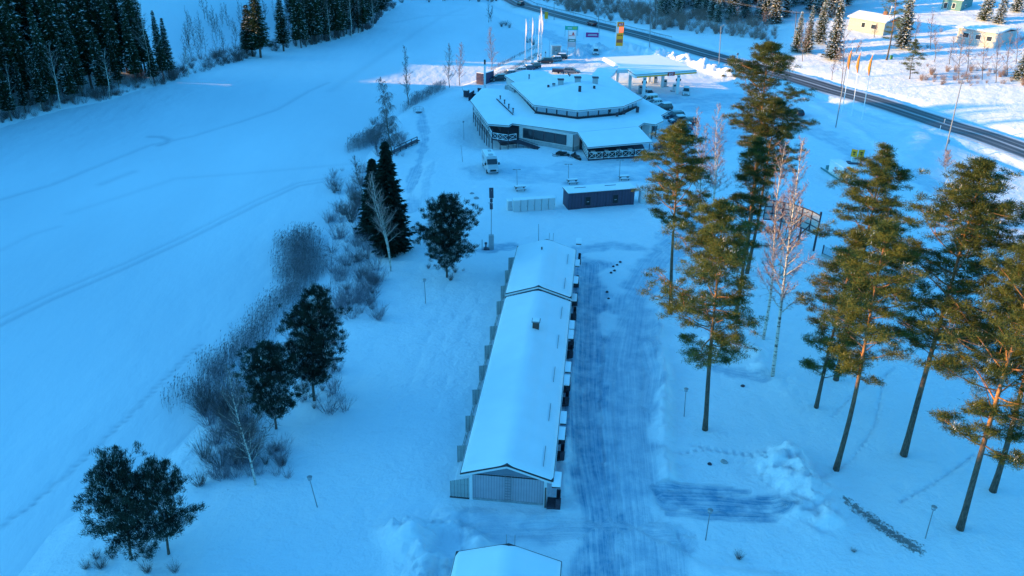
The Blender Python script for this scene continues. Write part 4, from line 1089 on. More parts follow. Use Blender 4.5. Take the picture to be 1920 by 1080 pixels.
def motel(root, segs, front, ladder_back=False):
    """segs: list of (y0, y1, z lift)"""
    for k, (y0, y1, dz) in enumerate(segs):
        xl, xr, xm, ze, zr = -4.2, 4.0, -.1, 2.95 + dz, 4.3 + dz
        w = MB(); w.prism([(-3.3, y0 + .35), (3.3, y0 + .35), (3.3, y1 - .3), (-3.3, y1 - .3)], -.6, ze + .18); wo = w.build('wall', M_motel, root)
        roof_slab(xl, xr, xm, ze, zr, y0, y1, .14).build('roof', M_trim, root)
        link('roof_snow', snow_roof(xl + .03, xr - .03, xm, ze + .13, zr + .13, y0 + .03, y1 - .03, 3 + k), root)
        # barge boards: dark cap over white board, and the gable panel
        f = MB()
        for x0, z0, x1, z1 in ((xl, ze, xm, zr), (xm, zr, xr, ze)):
            a = Vector((x0, y0 - .05, z0 - .06)); b = Vector((x1, y0 - .05, z1 - .06)); f.bar(a, b, .05, .20)
        f.build('barge_board', M_white, root)
        g = MB(); g.extr([(-3.35, ze + .10), (3.35, ze + .10), (xm, zr - .02)], 'y', y0 + .28, y0 + .34); g.build('gable_panel', M_gable, root)
        t = MB()
        for x0, z0, x1, z1 in ((xl, ze, xm, zr), (xm, zr, xr, ze)): t.bar((x0, y0 - .06, z0 + .10), (x1, y0 - .06, z1 + .10), .045, .06)
        t.build('roof_edge_trim', M_trim, root)
        e = MB(); e.box(((xl), (y0 + y1) / 2, ze + .02), (.12, y1 - y0, .12)); e.box(((xr), (y0 + y1) / 2, ze + .02), (.12, y1 - y0, .12)); e.build('gutter', M_white, root)
        for cxx in (-3.3, 3.3):
            c = MB(); c.box((cxx, y0 + .30, 1.25), (.28, .14, 3.5 + dz)); c.build('corner_board', M_white, root)
        # snow guards on the right-hand slope
        n = max(1, int((y1 - y0) / 6.5))
        for i in range(n):
            ya = y0 + 1.2 + i * (y1 - y0) / n; zz = ze + (zr - ze) * .25 + .24
            sg = MB(); sg.bar((3.0, ya, zz + .18), (3.0, ya + (y1 - y0) / n * .42, zz + .18), .05)
            for q in range(5): sg.bar((3.0, ya + q * .5, zz - .1), (3.0, ya + q * .5, zz + .18), .04)
            sg.build('snow_guard', M_pole, root)
    z0 = segs[0][2]
    if front:
        lad = MB()
        for x in (-.25, .3): lad.bar((x, segs[0][0] + .12, .25), (x, segs[0][0] + .12, 3.3), .045)
        for i in range(9): lad.bar((-.25, segs[0][0] + .12, .5 + i * .3), (.3, segs[0][0] + .12, .5 + i * .3), .035)
        lad.build('wall_ladder', M_pole, root)
        s = MB(); s.box((0, segs[0][0] + .27, 2.93), (6.5, .06, .07)); s.build('gable_sill', M_trim, root)
        p = MB()                                       # dark plinth line
        p.box((0, segs[0][0] + .33, .0), (6.4, .06, .4)); p.build('plinth', M_plinth, root)
mo = empty('long_motel', (-0.05, 55.5, 0), MROT, 'long low motel row, two step snow roof, grey gable with ladder facing the camera', 'motel')
motel(mo, [(-.3, 33.0, 0), (33.0, 47.4, .5)], True)
ch = MB(); ch.box((.15, 0, 0), (.72, .72, 1.1)); cx, cy = to_local(mo, PL(1004, 612, 4.6)); ch.v = [(a + cx - .1, b + cy, c + 4.75) for a, b, c in ch.v]
cho = ch.build('chimney', M_brown, mo); cc = MB(); cc.box((cx + .05, cy, 5.36), (.95, .95, .10)); cc.build('chimney_cap', M_pole, cho)
sn = MB(); sn.box((cx + .05, cy, 5.46), (.8, .8, .1)); sn.build('chimney_snow', M_snow, cho, bevel=.04)
vx, vy = to_local(mo, PL(1016, 465, 5.2)); v = MB(); v.tube([(vx, vy, 4.6), (vx, vy, 5.35)], .09, 8); v.build('vent_pipe', M_black, mo)
lb = MB()
for xx in (.2, .75): lb.bar((xx, 47.35, 2.5), (xx, 47.35, 5.9), .05)
for i in range(6): lb.bar((.2, 47.35, 2.8 + i * .4), (.75, 47.35, 2.8 + i * .4), .035)
lb.build('back_ladder', M_pole, mo)
# privacy screens along the terrace side; the nearest stands square to the gable
scr = [(856,838),(872,782),(886,733),(899,688),(911,650),(922,614),(931,567),(939,538),(948,509),(955,485)]
def screen(y, x0=-5.25, x1=-3.3, ln=None, h0=1.75, h1=2.25):
    s = MB(); n = int((x1 - x0) / .17)
    for i in range(n):
        xa = x0 + i * (x1 - x0) / n; ha = h0 + (h1 - h0) * i / n
        s.box((xa + .08, y, ha / 2 + .1), (.158, .035 + .02 * (i % 2), ha))
    s.box(((x0 + x1) / 2, y + .04, .45), (x1 - x0, .05, .09)); s.box(((x0 + x1) / 2, y + .04, 1.5), (x1 - x0, .05, .09))
    o = s.build('privacy_screen', M_screen, mo)
    return o
screen(.05, -5.2, -3.46)
fr = MB(); fr.box((-4.3, .06, 0), (1.85, .12, .22)); fr.build('screen_base', M_trim, mo)
ly = []
for px, py in scr:
    x, y = to_local(mo, PL(px, py, 1.9)); ly.append(y); screen(y, -5.35, -3.3, h0=1.95, h1=2.3)
dk = MB(); dk.box((-4.25, 24, .12), (1.75, 46.5, .24)); dk.build('terrace_deck', M_snow, mo, bevel=.05)
M_fur = mat('terrace_furniture', (.16, .13, .12), .7)
for i, y in enumerate(ly[:-1]):
    y2 = ly[i + 1]; ra = MB()
    ra.bar((-5.08, y + .1, .95), (-5.08, y2 - .1, .95), .07); ra.bar((-5.08, y + .1, .3), (-5.08, y2 - .1, .3), .05)
    for q in range(5): ra.bar((-5.08, y + .3 + q * (y2 - y - .6) / 4, 0), (-5.08, y + .3 + q * (y2 - y - .6) / 4, .95), .05)
    ra.build('terrace_rail', M_screen, mo)
# entrances on the right: small canopy, door, step with a dark planter
for px, py, up in [(1075,553,.5),(1077,580,0),(1068,632,0),(1066,650,0),(1061,712,0),(1059,737,0),(1052,808,0),(1050,838,0),(1036,925,0),(1077,520,.5),(1080,478,.5)]:
    x, y = to_local(mo, PL(px, py, 1.2))
    c = MB(); c.box((4.25, y - .2, 2.86 + up), (.75, 1.9, .10)); co = c.build('entrance_canopy', M_trim, mo)
    c2 = MB(); c2.box((4.25, y - .2, 3.0 + up), (.78, 1.94, .16)); c2.build('canopy_snow', M_snow, co, bevel=.06)
    d = MB(); d.box((3.34, y - .2, 1.1), (.10, .95, 2.05)); d.build('door', M_brown, mo)
    st = MB(); st.box((4.1, y - .2, .22), (1.2, 1.3, .28)); st.box((4.45, y + .45, .75), (.35, .10, 1.1)); st.box((4.45, y - .85, .75), (.35, .10, 1.1)); st.box((4.62, y - .2, .85), (.06, 1.3, .8)); st.build('porch', M_dark, mo)
for y in np.arange(2.2, 46, 3.1):
    w_ = MB(); w_.box((3.33, y + .9, 1.7), (.08, 1.0, .9)); w_.build('window', M_glass, mo)

m2 = empty('near_motel', (*PL(957, 1021, 4.3), 0), MROT, 'snow covered roof of the nearest motel row, cut off by the bottom edge', 'motel')
m2.location = (-2.28, 22.1, 0)
motel(m2, [(0, 24.1, 0)], False)
lad2 = MB()
for xx in (-.3, .35): lad2.bar((xx, 24.2, 2.2), (xx, 24.2, 5.2), .045)
for i in range(5): lad2.bar((-.3, 24.2, 2.4 + i * .35), (.35, 24.2, 2.4 + i * .35), .03)
lad2.build('wall_ladder', M_pole, m2)

# ------------------------------------------------------------------ the roadside restaurant
rb = empty('roadside_restaurant', (12.5, 178, 0), 0, 'large octagonal roadside restaurant with snow roofs, window band and white railed terraces', 'restaurant')
EV = [PL(*p, 6.2) for p in [(957,157),(1000,197),(1083,208),(1168,200),(1204,185),(1142,145),(1100,140),(1035,141)]]
cen = sum(EV, Vector((0, 0))) / 8
cen = Vector((14.0, 180.5))
az = CAMH + ray(1085, 155).z * (cen.y / ray(1085, 155).y); apex = Vector((cen.x, cen.y, az))
def snow_fan(pts, tris, th, name, root, m=M_snow, sub=3, thick=.22):
    """triangulated snow sheet with a rim; pts 3-D"""
    mb = MB()
    for t in tris:
        mb.face([(pts[i][0], pts[i][1], pts[i][2] + th) for i in t])
    return mb
def sheet(name, pts, faces, rim, root, z0=-.28, z1=.16, eave=True, smooth=False):
    """roof sheet: snow on top, grey board around the rim"""
    mb = MB(); b = [(p[0], p[1], p[2] + z1) for p in pts]
    mb.v += b
    for f in faces: mb.f.append(tuple(f)); mb.m.append(0)
    k = len(mb.v)
    # snow lip
    for i in rim: mb.v.append((pts[i][0], pts[i][1], pts[i][2] + .0))
    n = len(rim)
    for j in range(n - 1): mb.f.append((rim[j], rim[j + 1], k + j + 1, k + j)); mb.m.append(0)
    o = wb(mb, 'roof_snow', M_snow, root)
    bm = bmesh.new(); bm.from_mesh(o.data); bmesh.ops.recalc_face_normals(bm, faces=bm.faces)
    if sum(f.normal.z for f in bm.faces) < 0: bmesh.ops.reverse_faces(bm, faces=bm.faces)
    bm.to_mesh(o.data); bm.free()
    rf = MB(); rf.v += [(p[0], p[1], p[2] - .02) for p in pts]
    for f in faces: rf.f.append(tuple(reversed(f))); rf.m.append(0)
    wb(rf, name, M_fasc, root, recalc=False)
    fa = MB()
    for j in range(n - 1):
        a, b2 = pts[rim[j]], pts[rim[j + 1]]
        fa.bar((a[0], a[1], a[2] + (z0) / 2), (b2[0], b2[1], b2[2] + z0 / 2), .10, abs(z0))
    wb(fa, 'fascia', M_fasc, root)
    tr = MB()
    for j in range(n - 1):
        a, b2 = pts[rim[j]], pts[rim[j + 1]]
        tr.bar((a[0], a[1], a[2] + .035), (b2[0], b2[1], b2[2] + .035), .15, .06)
    wb(tr, 'roof_edge_trim', M_trim, root)
P8 = [(e.x, e.y, 6.2) for e in EV] + [tuple(apex)]
sheet('upper_roof', P8, [(i, (i + 1) % 8, 8) for i in range(8)], list(range(8)) + [0], rb)
# upper wall with its band of windows
ins = [cen + (e - cen) * .925 for e in EV]
uw = MB(); uw.prism([tuple(p) for p in ins], 3.9, 6.1); wb(uw, 'upper_wall', M_dark, rb)
for i in range(8):
    a, b2 = ins[i], ins[(i + 1) % 8]; L = (b2 - a).length; nseg = max(2, round(L / 2.3)); t = (b2 - a) / L; nrm = Vector((t.y, -t.x))
    if nrm.dot((a + b2) / 2 - cen) < 0: nrm = -nrm
    for s_ in range(nseg):
        p0 = a + t * (s_ * L / nseg + .16); p1 = a + t * ((s_ + 1) * L / nseg - .16)
        w_ = MB(); q = (p0 + p1) / 2 + nrm * .03; w_.box((q.x, q.y, 5.08), ((p1 - p0).length, .05, 1.05), rz=math.atan2(t.y, t.x)); wb(w_, 'window', M_glassl, rb)
OUT = [(904,166,4.2),(882,189,3.9),(915,233,3.6),(954,236,3.6),(960,232,3.7),(1084,249,3.7),(1196,238,3.7),(1207,231,3.7),(1229,234,3.6),(1244,227,3.6),(1239,217,3.8),(1252,210,3.8),(1206,186,4.4)]
ow = [(*PL(x, y, z), z) for x, y, z in OUT]
inn = [(*PL(x, y, 4.25), 4.25) for x, y in [(963,174),(1004,213),(1083,225),(1165,217),(1197,202)]]
inn[0] = (*(cen + (EV[0] - cen) * .93), 4.7); inn.append((*(cen + (EV[5] - cen) * .95), 4.6))
PT = ow + inn; I0 = 13
sheet('lower_roof', PT, [(0,1,I0),(1,2,I0+1,I0),(2,3,I0+1),(3,4,I0+1),(4,5,I0+2,I0+1),(5,6,I0+3,I0+2),(6,7,I0+3),(7,8,9,10,I0+3),(10,11,I0+4,I0+3),(11,12,I0+4),(12,I0+5,I0+4)], list(range(13)), rb)
# back wing roof
bw = [(*PL(x, y, z), z) for x, y, z in [(946,142,4.4),(966,155,4.4),(1035,141,4.8),(1022,134,4.8),(985,132,4.6)]]
sheet('wing_roof', bw, [(0,1,2,3,4)], [0,1,2,3,4,0], rb)
bwl = MB(); cb_ = sum((Vector(p[:2]) for p in bw), Vector((0, 0))) / 5; bwl.prism([tuple(cb_ + (Vector(p[:2]) - cb_) * .92) for p in bw], -.5, 4.3); wb(bwl, 'wing_wall', M_cream, rb)
# walls below the lower roof
def wall_seg(a, b2, z0, z1, t=.25, m=M_cream, name='wall'):
    mb = MB(); a = Vector(a); b2 = Vector(b2); c = (a + b2) / 2; d = b2 - a; mb.box((c.x, c.y, (z0 + z1) / 2), (d.length, t, z1 - z0), rz=math.atan2(d.y, d.x)); return wb(mb, name, m, rb)
Wc = [PL(973,262,0), PL(1074,282,0), PL(1084,278,0)]
Wa, Wb_ = PL(973,266,0), PL(1075,284,0)
dW = (Wb_ - Wa); tW = dW.normalized(); nW = Vector((tW.y, -tW.x));
wall_seg(Wa, Wb_, .9, 3.55); wall_seg(Wa + nW * .06, Wb_ + nW * .06, -.8, .9, .25, M_plinth, 'plinth')
cnr = PL(1085, 280, 0); wall_seg(Wb_, cnr, .9, 3.55); wall_seg(Wb_, cnr, -.5, .9, .28, M_plinth, 'plinth')
for i in range(4):                         # the four big windows
    u0, u1 = .085 + i * .20, .085 + i * .20 + .18
    p = Wa + dW * ((u0 + u1) / 2) + nW * .16; w_ = MB(); w_.box((p.x, p.y, 2.12), (dW.length * .195, .08, 2.05), rz=math.atan2(tW.y, tW.x)); fo = wb(w_, 'window_frame', M_dark, rb)
    p = Wa + dW * ((u0 + u1) / 2) + nW * .215; g_ = MB(); g_.box((p.x - 0, p.y, 2.12), (dW.length * .168, .03, 1.85), rz=math.atan2(tW.y, tW.x)); g_.v = [(a - 12.5, b - 178, c) for a, b, c in g_.v]; g_.build('pane', M_glass, fo)
dp = MB()
for p in (Wa, Wb_, cnr): q = Vector(p) + nW * .22; dp.bar((q.x, q.y, -.3), (q.x, q.y, 3.5), .14)
wb(dp, 'downpipe', M_trim, rb)
cor = [Vector(p[:2]) for p in ow]
def inset(p, k=.93): return cen + (p - cen) * k
for a, b2 in ((0, 1), (1, 2), (2, 3)):
    wall_seg(inset(cor[a], .86), inset(cor[b2], .86), -1.5, 3.7, .25, M_dark)
wall_seg(inset(cor[3], .86), Wa, -1.5, 3.6, .25, M_dark)
for a, b2 in ((6, 7), (7, 8), (8, 9), (9, 10), (10, 11), (11, 12)):
    wall_seg(inset(cor[a], .93), inset(cor[b2], .93), -.3, 3.5)
wall_seg(cnr, inset(cor[6], .90), -.3, 3.6, .25, M_dark)
wall_seg(inset(cor[12], .93), inset(Vector(inn[5][:2]), .95), -.3, 4.2)
en = MB()
for a in (6.6, 7.2, 8.3, 8.8):
    i = int(a); f = a - i; q = inset(cor[i] * (1 - f) + cor[i + 1] * f, .945); en.bar((q.x, q.y, 0), (q.x, q.y, 3.4), .16)
wb(en, 'entrance_post', M_dark, rb)
ew = MB(); q = inset(cor[8] * .35 + cor[9] * .65, .95); d8 = (cor[9] - cor[8]); ew.box((q.x, q.y, 2.2), (1.4, .12, 1.1), rz=math.atan2(d8.y, d8.x)); wb(ew, 'window', M_glass, rb)
# roof vents, chimneys and units: (px, py of the foot, z, kind)
def rz_on(px, py, z): p = PL(px, py, z); return (p.x, p.y, z)
for px, py, z, w_, h, m_ in [(1028,166,7.2,.5,.9,M_dark),(1038,166,7.2,.6,1.0,M_steel),(1051,162,7.6,1.2,1.5,M_steel),(1087,168,8.3,.6,.9,M_dark),(1114,166,8.0,.5,.7,M_dark),(1083,153,8.7,1.3,.9,M_steel),(1116,154,8.2,1.2,1.0,M_steel)]:
    x, y, z = rz_on(px, py, z); b_ = MB(); b_.box((x, y, z + h / 2 - .5), (w_, w_, h + 1)); bo = wb(b_, 'roof_vent', m_, rb, bevel=.05)
    c_ = MB(); c_.box((x - 12.5, y - 178, z + h + .06), (w_ * 1.2, w_ * 1.2, .12)); c_.build('vent_cap', M_dark if m_ is M_steel else M_snow, bo)
for px, py, z in [(938,187,4.3),(946,195,4.3),(954,203,4.3),(962,211,4.3),(1056,139,5.0),(1066,143,6.4),(1068,147,6.6),(992,147,4.9)]:
    x, y, z = rz_on(px, py, z); b_ = MB(); b_.tube([(x, y, z - .3), (x, y, z + .75)], .12, 8); b_.tube([(x, y, z + .75), (x, y, z + .95)], .19, 8); wb(b_, 'vent_pipe', M_dark, rb)
x, y, z = rz_on(1195, 209, 4.6); b_ = MB(); b_.box((x, y, z + .4), (.6, .6, 1.1)); wb(b_, 'roof_vent', M_dark, rb)
sgd = MB(); a = rz_on(931, 187, 4.3); b2 = rz_on(962, 218, 4.0); sgd.bar((a[0], a[1], a[2] + .2), (b2[0], b2[1], b2[2] + .35), .10, .22); wb(sgd, 'snow_guard', M_dark, rb)
ac = MB()
for k in range(4):
    x, y, z = rz_on(950 + k * 4.2, 168 + k * 2.6, 4.4); ac.box((x, y, z + .55), (.75, .55, 1.0), rz=-.6)
wb(ac, 'cooling_unit', M_steel, rb, bevel=.04)
# rooftop clutter and bench at the octagon's foot
cl = MB()
for px, py in [(1157,217),(1170,213)]:
    x, y, z = rz_on(px, py, 4.6); cl = MB(); cl.box((x, y, z + .3), (.5, .4, .8)); wb(cl, 'roof_box', M_dark, rb)
dl = MB()
for f0, f1 in ((1.0, 2.0), (2.0, 3.0)):
    for s_ in range(2):
        a = inset(EV[int(f0)], .97); b2 = inset(EV[int(f1)], .97); dl.bar((a.x, a.y, 4.36 + s_ * .08), (b2.x, b2.y, 4.36 + s_ * .08), .4, .05)
wb(dl, 'roof_walkway', M_dark, rb)

def x_rail(a, b2, z0, h, root, m=M_white, step=1.35, posts=None, name='terrace_rail'):
    a = Vector((a[0], a[1], z0)); b2 = Vector((b2[0], b2[1], z0)); L = (b2 - a).length; n = max(1, round(L / step)); r_ = MB(); up = Vector((0, 0, 1))
    r_.bar(a + up * h, b2 + up * h, .11, .09); r_.bar(a + up * .12, b2 + up * .12, .09, .09)
    for i in range(n + 1): p = a + (b2 - a) * i / n; r_.bar(p, p + up * h, .08)
    for i in range(n):
        p = a + (b2 - a) * i / n; q = a + (b2 - a) * (i + 1) / n
        r_.bar(p + up * .14, q + up * (h - .05), .06); r_.bar(q + up * .14, p + up * (h - .05), .055)
    return wb(r_, name, m, root)
# right-hand terrace
tr = empty('covered_terrace', (*PL(1150, 280, 0), 0), 0, 'covered restaurant terrace at the front right corner with white crossed railings', 'terrace')
T0, T1, T2, T3 = PL(1086,268,.25), PL(1103,299,.25), PL(1216,291,.25), PL(1200,262,.25)
d_ = MB(); d_.prism([tuple(T0), tuple(T1), tuple(T2), tuple(T3)], -.5, .22); wb(d_, 'deck', M_dark, tr)
x_rail(T0, T1, .25, 1.35, tr); x_rail(T1, T2, .25, 1.35, tr)
tp = [(*PL(1083.5, 249.5, 3.72), 3.72), (*PL(1102, 277, 3.0), 3.0), (*PL(1223, 266.5, 3.0), 3.0), (*PL(1197, 238.5, 3.72), 3.72)]
_rb = rb
sheet('terrace_roof', tp, [(0, 1, 2, 3)], [0, 1, 2, 3], tr, z0=-.2)
po = MB()
for f in (0, .25, .5, .75, 1): p = T1 + (T2 - T1) * f; po.bar((p.x, p.y, 0), (p.x, p.y, 2.9), .15)
po.bar((T0.x, T0.y, 0), (T0.x, T0.y, 3.5), .15)
wb(po, 'roof_post', M_dark, tr)
for k, f in enumerate((.12, .34, .55, .74)):
    p = T1 + (T2 - T1) * f + Vector((-.2, 1.9)); tb = empty('terrace_table', (p.x, p.y, .22), .2, ['leftmost', 'second from left', 'third from left', 'rightmost'][k] + ' snow dusted table under the covered terrace roof', 'table', 'tables on the covered terrace')
    t_ = MB(); t_.box((0, 0, .74), (.9, 2.0, .07)); t_.build('table_top', M_white, tb)
    for sx in (-1, 1):
        t_ = MB(); t_.box((.7 * sx, 0, .42), (.3, 2.0, .06)); t_.build('bench_seat', M_brown, tb)
    t_ = MB(); t_.bar((-.7, -.6, .4), (.7, -.6, .4), .07); t_.bar((-.7, .6, .4), (.7, .6, .4), .07); t_.bar((-.5, -.6, 0), (-.2, -.6, .74), .08); t_.bar((.5, .6, 0), (.2, .6, .74), .08); t_.bar((.5, -.6, 0), (.2, -.6, .74), .08); t_.bar((-.5, .6, 0), (-.2, .6, .74), .08); t_.build('frame', M_brown, tb)
# left-hand raised terrace on stilts
lt = empty('raised_terrace', (*PL(905, 245, 0), -1), 0, 'raised wooden terrace on dark stilts along the restaurant side towards the lake', 'terrace')
zd = 1.35
A0, A1, A2, A3 = PL(887.5, 209.5, zd), PL(917, 249, zd), PL(923, 260, zd), PL(953, 264.5, zd); A4 = PL(968, 262, zd)
d_ = MB(); d_.prism([tuple(A0), tuple(A1), tuple(A2), tuple(A3), tuple(A4), tuple(A3 + Vector((0, 6))), tuple(A0 + Vector((3.2, 1)))], zd - .3, zd - .02); wb(d_, 'deck', M_dark, lt)
x_rail(A0, A1, zd, 1.25, lt); x_rail(A1, A2, zd, 1.25, lt); x_rail(A2, A3, zd, 1.25, lt); x_rail(A3, A4, zd, 1.25, lt)
st = MB()
for i in range(8):
    p = A0 + (A1 - A0) * i / 7
    st.bar((p.x, p.y, hz(p.x, p.y) - .4), (p.x, p.y, zd), .16)
    if i < 7:
        q = A0 + (A1 - A0) * (i + .5) / 7; st.bar((p.x, p.y, zd - .2), (q.x, q.y, zd - 1.4), .08)
        if i % 2: st.bar((p.x + 1.6, p.y - .4, hz(p.x + 1.6, p.y) - .4), (p.x + 1.6, p.y - .4, zd), .14)
for p in (A2, A3, (A2 + A3) / 2, A4): st.bar((p.x, p.y, hz(p.x, p.y) - .4), (p.x, p.y, zd), .16)
wb(st, 'stilt', M_dark, lt)
po = MB()
for p, z in ((A0, 3.8), (A1, 3.5), (A2, 3.5), (A3, 3.5), ((A0 + A1) / 2, 3.7)): po.bar((p.x, p.y, zd), (p.x, p.y, z), .17)
wb(po, 'roof_post', M_dark, lt)
rp = MB(); a = PL(955, 262, 1.2); b2 = PL(1008, 281, 0); c_ = (a + b2) / 2; d2 = b2 - a
rp.face([(a.x, a.y, 1.25), (a.x + .6, a.y + 1.5, 1.25), (b2.x + .6, b2.y + 1.5, .1), (b2.x, b2.y, .1)]); rp.face([(a.x, a.y, 1.05), (b2.x, b2.y, -.1), (b2.x, b2.y, .1), (a.x, a.y, 1.25)]); wb(rp, 'ramp', M_dark, lt)
ln = MB()
ln.bar((a.x, a.y, 2.2), (b2.x, b2.y, 1.05), .07)
for f in np.linspace(0, 1, 7): p = a + d2 * f; ln.bar((p.x, p.y, -.3), (p.x, p.y, 2.2 - 1.15 * f), .06)
wb(ln, 'ramp_rail', M_dark, lt)

# ------------------------------------------------------------------ filling station
gs = empty('station_canopy', (*PL(1240, 165, 0), 0), 0, 'flat filling station canopy with snow, yellow striped edge and red logo, on white columns', 'canopy')
CZ = 5.5
cp = [(*PL(x, y, CZ), CZ) for x, y in [(1130,108.5),(1160,124.5),(1157,131.5),(1177,131.5),(1191,141),(1306.5,132.5),(1265,114),(1235,104)]]
def plate(pts, z0, z1, name, m, root):
    mb = MB(); mb.prism([(p[0], p[1]) for p in pts], z0, z1); return wb(mb, name, m, root)
plate(cp, CZ - .72, CZ, 'canopy_edge', M_white, gs)
cx_ = sum(p[0] for p in cp) / 8; cy_ = sum(p[1] for p in cp) / 8
sp = [(cx_ + (p[0] - cx_) * .99, cy_ + (p[1] - cy_) * .985) for p in cp]
so_ = plate(sp, CZ + .003, CZ + .25, 'canopy_snow', M_snow, gs)
bv = so_.modifiers.new('bevel', 'BEVEL'); bv.width = .15; bv.segments = 3
for a, b2 in ((4, 5),):
    a = Vector(cp[a]); b2 = Vector(cp[b2]); n_ = Vector(((b2 - a).y, -(b2 - a).x, 0)).normalized() * .05
    y_ = MB(); y_.bar(a + n_ + Vector((0, 0, -.52)) + (b2 - a) * .03, b2 + n_ + Vector((0, 0, -.52)), .06, .30); wb(y_, 'yellow_stripe', M_yel, gs)
    y_ = MB(); y_.bar(a + n_ + Vector((0, 0, .05)), b2 + n_ + Vector((0, 0, .05)), .10, .10); wb(y_, 'edge_trim', M_pole, gs)
    s0 = a + (b2 - a) * .52; s1 = a + (b2 - a) * .635; s_ = MB(); s_.bar(s0 + n_ * 2 + Vector((0, 0, -.34)), s1 + n_ * 2 + Vector((0, 0, -.34)), .08, .95); lg = wb(s_, 'logo_sign', M_red, gs)
    mid = (s0 + s1) / 2 + n_ * 3 + Vector((0, 0, -.34)) - Vector(gs.location); text_part('lettering', 'st1', 1.15, frame(mid, b2 - a), M_white, lg)
a = Vector(cp[3]); b2 = Vector(cp[4]); y_ = MB(); y_.bar(a + Vector((-.06, -.06, .05)), b2 + Vector((-.06, -.06, .05)), .12, .12); wb(y_, 'edge_trim', M_pole, gs)
wk = [PL(x, y, CZ - .3) for x, y in [(1160,124.5),(1157,131.5),(1140,148),(1103,150),(1120,129)]]
plate(wk, CZ - .95, CZ - .32, 'walkway_roof', M_white, gs); plate(wk, CZ - .31, CZ - .1, 'walkway_snow', M_snow, gs)
for i, (px, py) in enumerate([(1206,181),(1269,176),(1241,164),(1180,168),(1156.5,156),(1217,153.5)]):
    p = PL(px, py, 0); c_ = MB(); c_.box((p.x, p.y, 2.4), (.75, .75, 4.8)); co = wb(c_, 'column', M_white, gs, bevel=.03)
    if i < 2:
        l_ = MB()
        for sx in (-.5, .5): l_.box((p.x + sx - gs.location.x, p.y - .1 - gs.location.y, 3.6), (.3, .3, .55))
        l_.box((p.x - gs.location.x, p.y - .4 - gs.location.y, 4.45), (.35, .06, .35)); l_.build('loudspeaker', M_dark, co)
GP = 'pumps under the filling station canopy'
for i, (px, py, m_, lab) in enumerate([(1264,171,M_white,'white fuel pump left of the canopy column nearest the white suv'),(1246,162.5,M_steel,'grey fuel pump right of the middle canopy column'),(1228,156,M_steel,'pale grey fuel pump on the far island under the canopy'),(1200,174,M_steel,'fuel pump beside the white car at the nearest canopy column')]):
    p = PL(px, py, 0); f_ = empty('fuel_pump', (p.x, p.y, .05), .15, lab, 'fuel pump'); c_ = MB(); c_.box((0, 0, .95), (.95, .55, 1.9)); c_.build('cabinet', m_, f_, bevel=.05)
    c_ = MB(); c_.box((0, -.29, 1.45), (.6, .04, .4)); c_.build('display', M_black, f_); c_ = MB(); c_.tube([(.5, -.1, 1.5), (.62, -.1, .7), (.5, -.1, .25), (.5, .1, 1.2)], .03, 6); c_.build('hose', M_black, f_)
    c_ = MB(); c_.box((0, 0, -.02), (1.9, 1.0, .14)); c_.build('island', M_plinth, f_)

# ------------------------------------------------------------------ signs
def panel(root, c, w, h, m, name, d=.12, rz=0):
    mb = MB(); mb.box(c, (w, d, h), rz=rz); return mb.build(name, m, root)
yp = G(1160, 96); s_ = empty('price_pylon', yp, .12, 'tall yellow fuel price pylon with red price field and logo', 'sign')
panel(s_, (0, 0, 5.2), 2.2, 7.2, M_yel, 'board', .3); panel(s_, (-1.22, 0, 4.6), .22, 9.0, M_white, 'side_post', .36)
panel(s_, (.1, -.18, 8.1), 1.7, .9, M_red, 'logo_field', .04); text_part('lettering', 'st1', 1.1, frame((.1, -.22, 8.1), (1, 0, 0)), M_white, s_)
panel(s_, (.3, -.18, 6.5), 1.3, 1.6, mat('price_red', (.80, .10, .05), .5, emit=((1, .12, .05), .5)), 'price_field', .04); panel(s_, (-.75, -.18, 6.4), .5, 1.9, M_white, 'price_column', .04)
for k in range(3): panel(s_, (-.6 + .55 * k, -.18, 4.85), .35, .3, M_black, 'symbol', .04)
panel(s_, (0, -.18, 3.1), 1.9, 1.0, mat('sign_brown', (.35, .10, .05), .6), 'advert_field', .04)
wp = G(1071, 104); s_ = empty('advert_pylon', wp, .05, 'white advertising pylon between two posts with a small red triangle and a green band', 'sign')
for sx in (-1.15, 1.15):
    p_ = MB(); p_.bar((sx, 0, -.3), (sx, 0, 7.4), .12); p_.build('post', M_pole, s_)
panel(s_, (0, 0, 6.3), 2.2, 1.9, M_white, 'upper_board'); panel(s_, (0, 0, 5.1), 2.2, .4, M_white, 'text_board'); panel(s_, (0, 0, 4.45), 2.2, .75, mat('sign_green', (.01, .18, .14), .5), 'green_board')
panel(s_, (0, 0, 3.2), 2.2, 1.5, mat('sign_grey', (.45, .46, .5), .6), 'lower_board'); panel(s_, (0, -.08, 4.45), 1.5, .22, M_white, 'green_board_text', .03)
t_ = MB(); t_.extr([(-.15, 6.1), (.75, 6.1), (.3, 6.95)], 'y', -.10, -.07); t_.build('red_triangle', M_red, s_); panel(s_, (-.1, -.08, 5.85), 1.8, .14, M_red, 'red_line', .03)
gp = G(1071, 68); s_ = empty('green_banner', gp, .0, 'wide green banner sign with a yellow patch behind the advertising pylon', 'sign')
gz = top_z(gp, 1071, 48)
panel(s_, (0, 0, gz - .8), 4.6, 1.3, mat('banner_green', (.06, .45, .30), .6), 'board'); panel(s_, (1.1, -.08, gz - .8), 1.4, .9, mat('banner_yellow', (.5, .55, .15), .6), 'patch', .03); panel(s_, (-.6, -.08, gz - .8), 1.5, .35, M_white, 'text_line', .03)
for sx in (-2.2, 2.2):
    p_ = MB(); p_.bar((sx, .1, -.3), (sx, .1, gz), .12); p_.build('post', M_pole, s_)
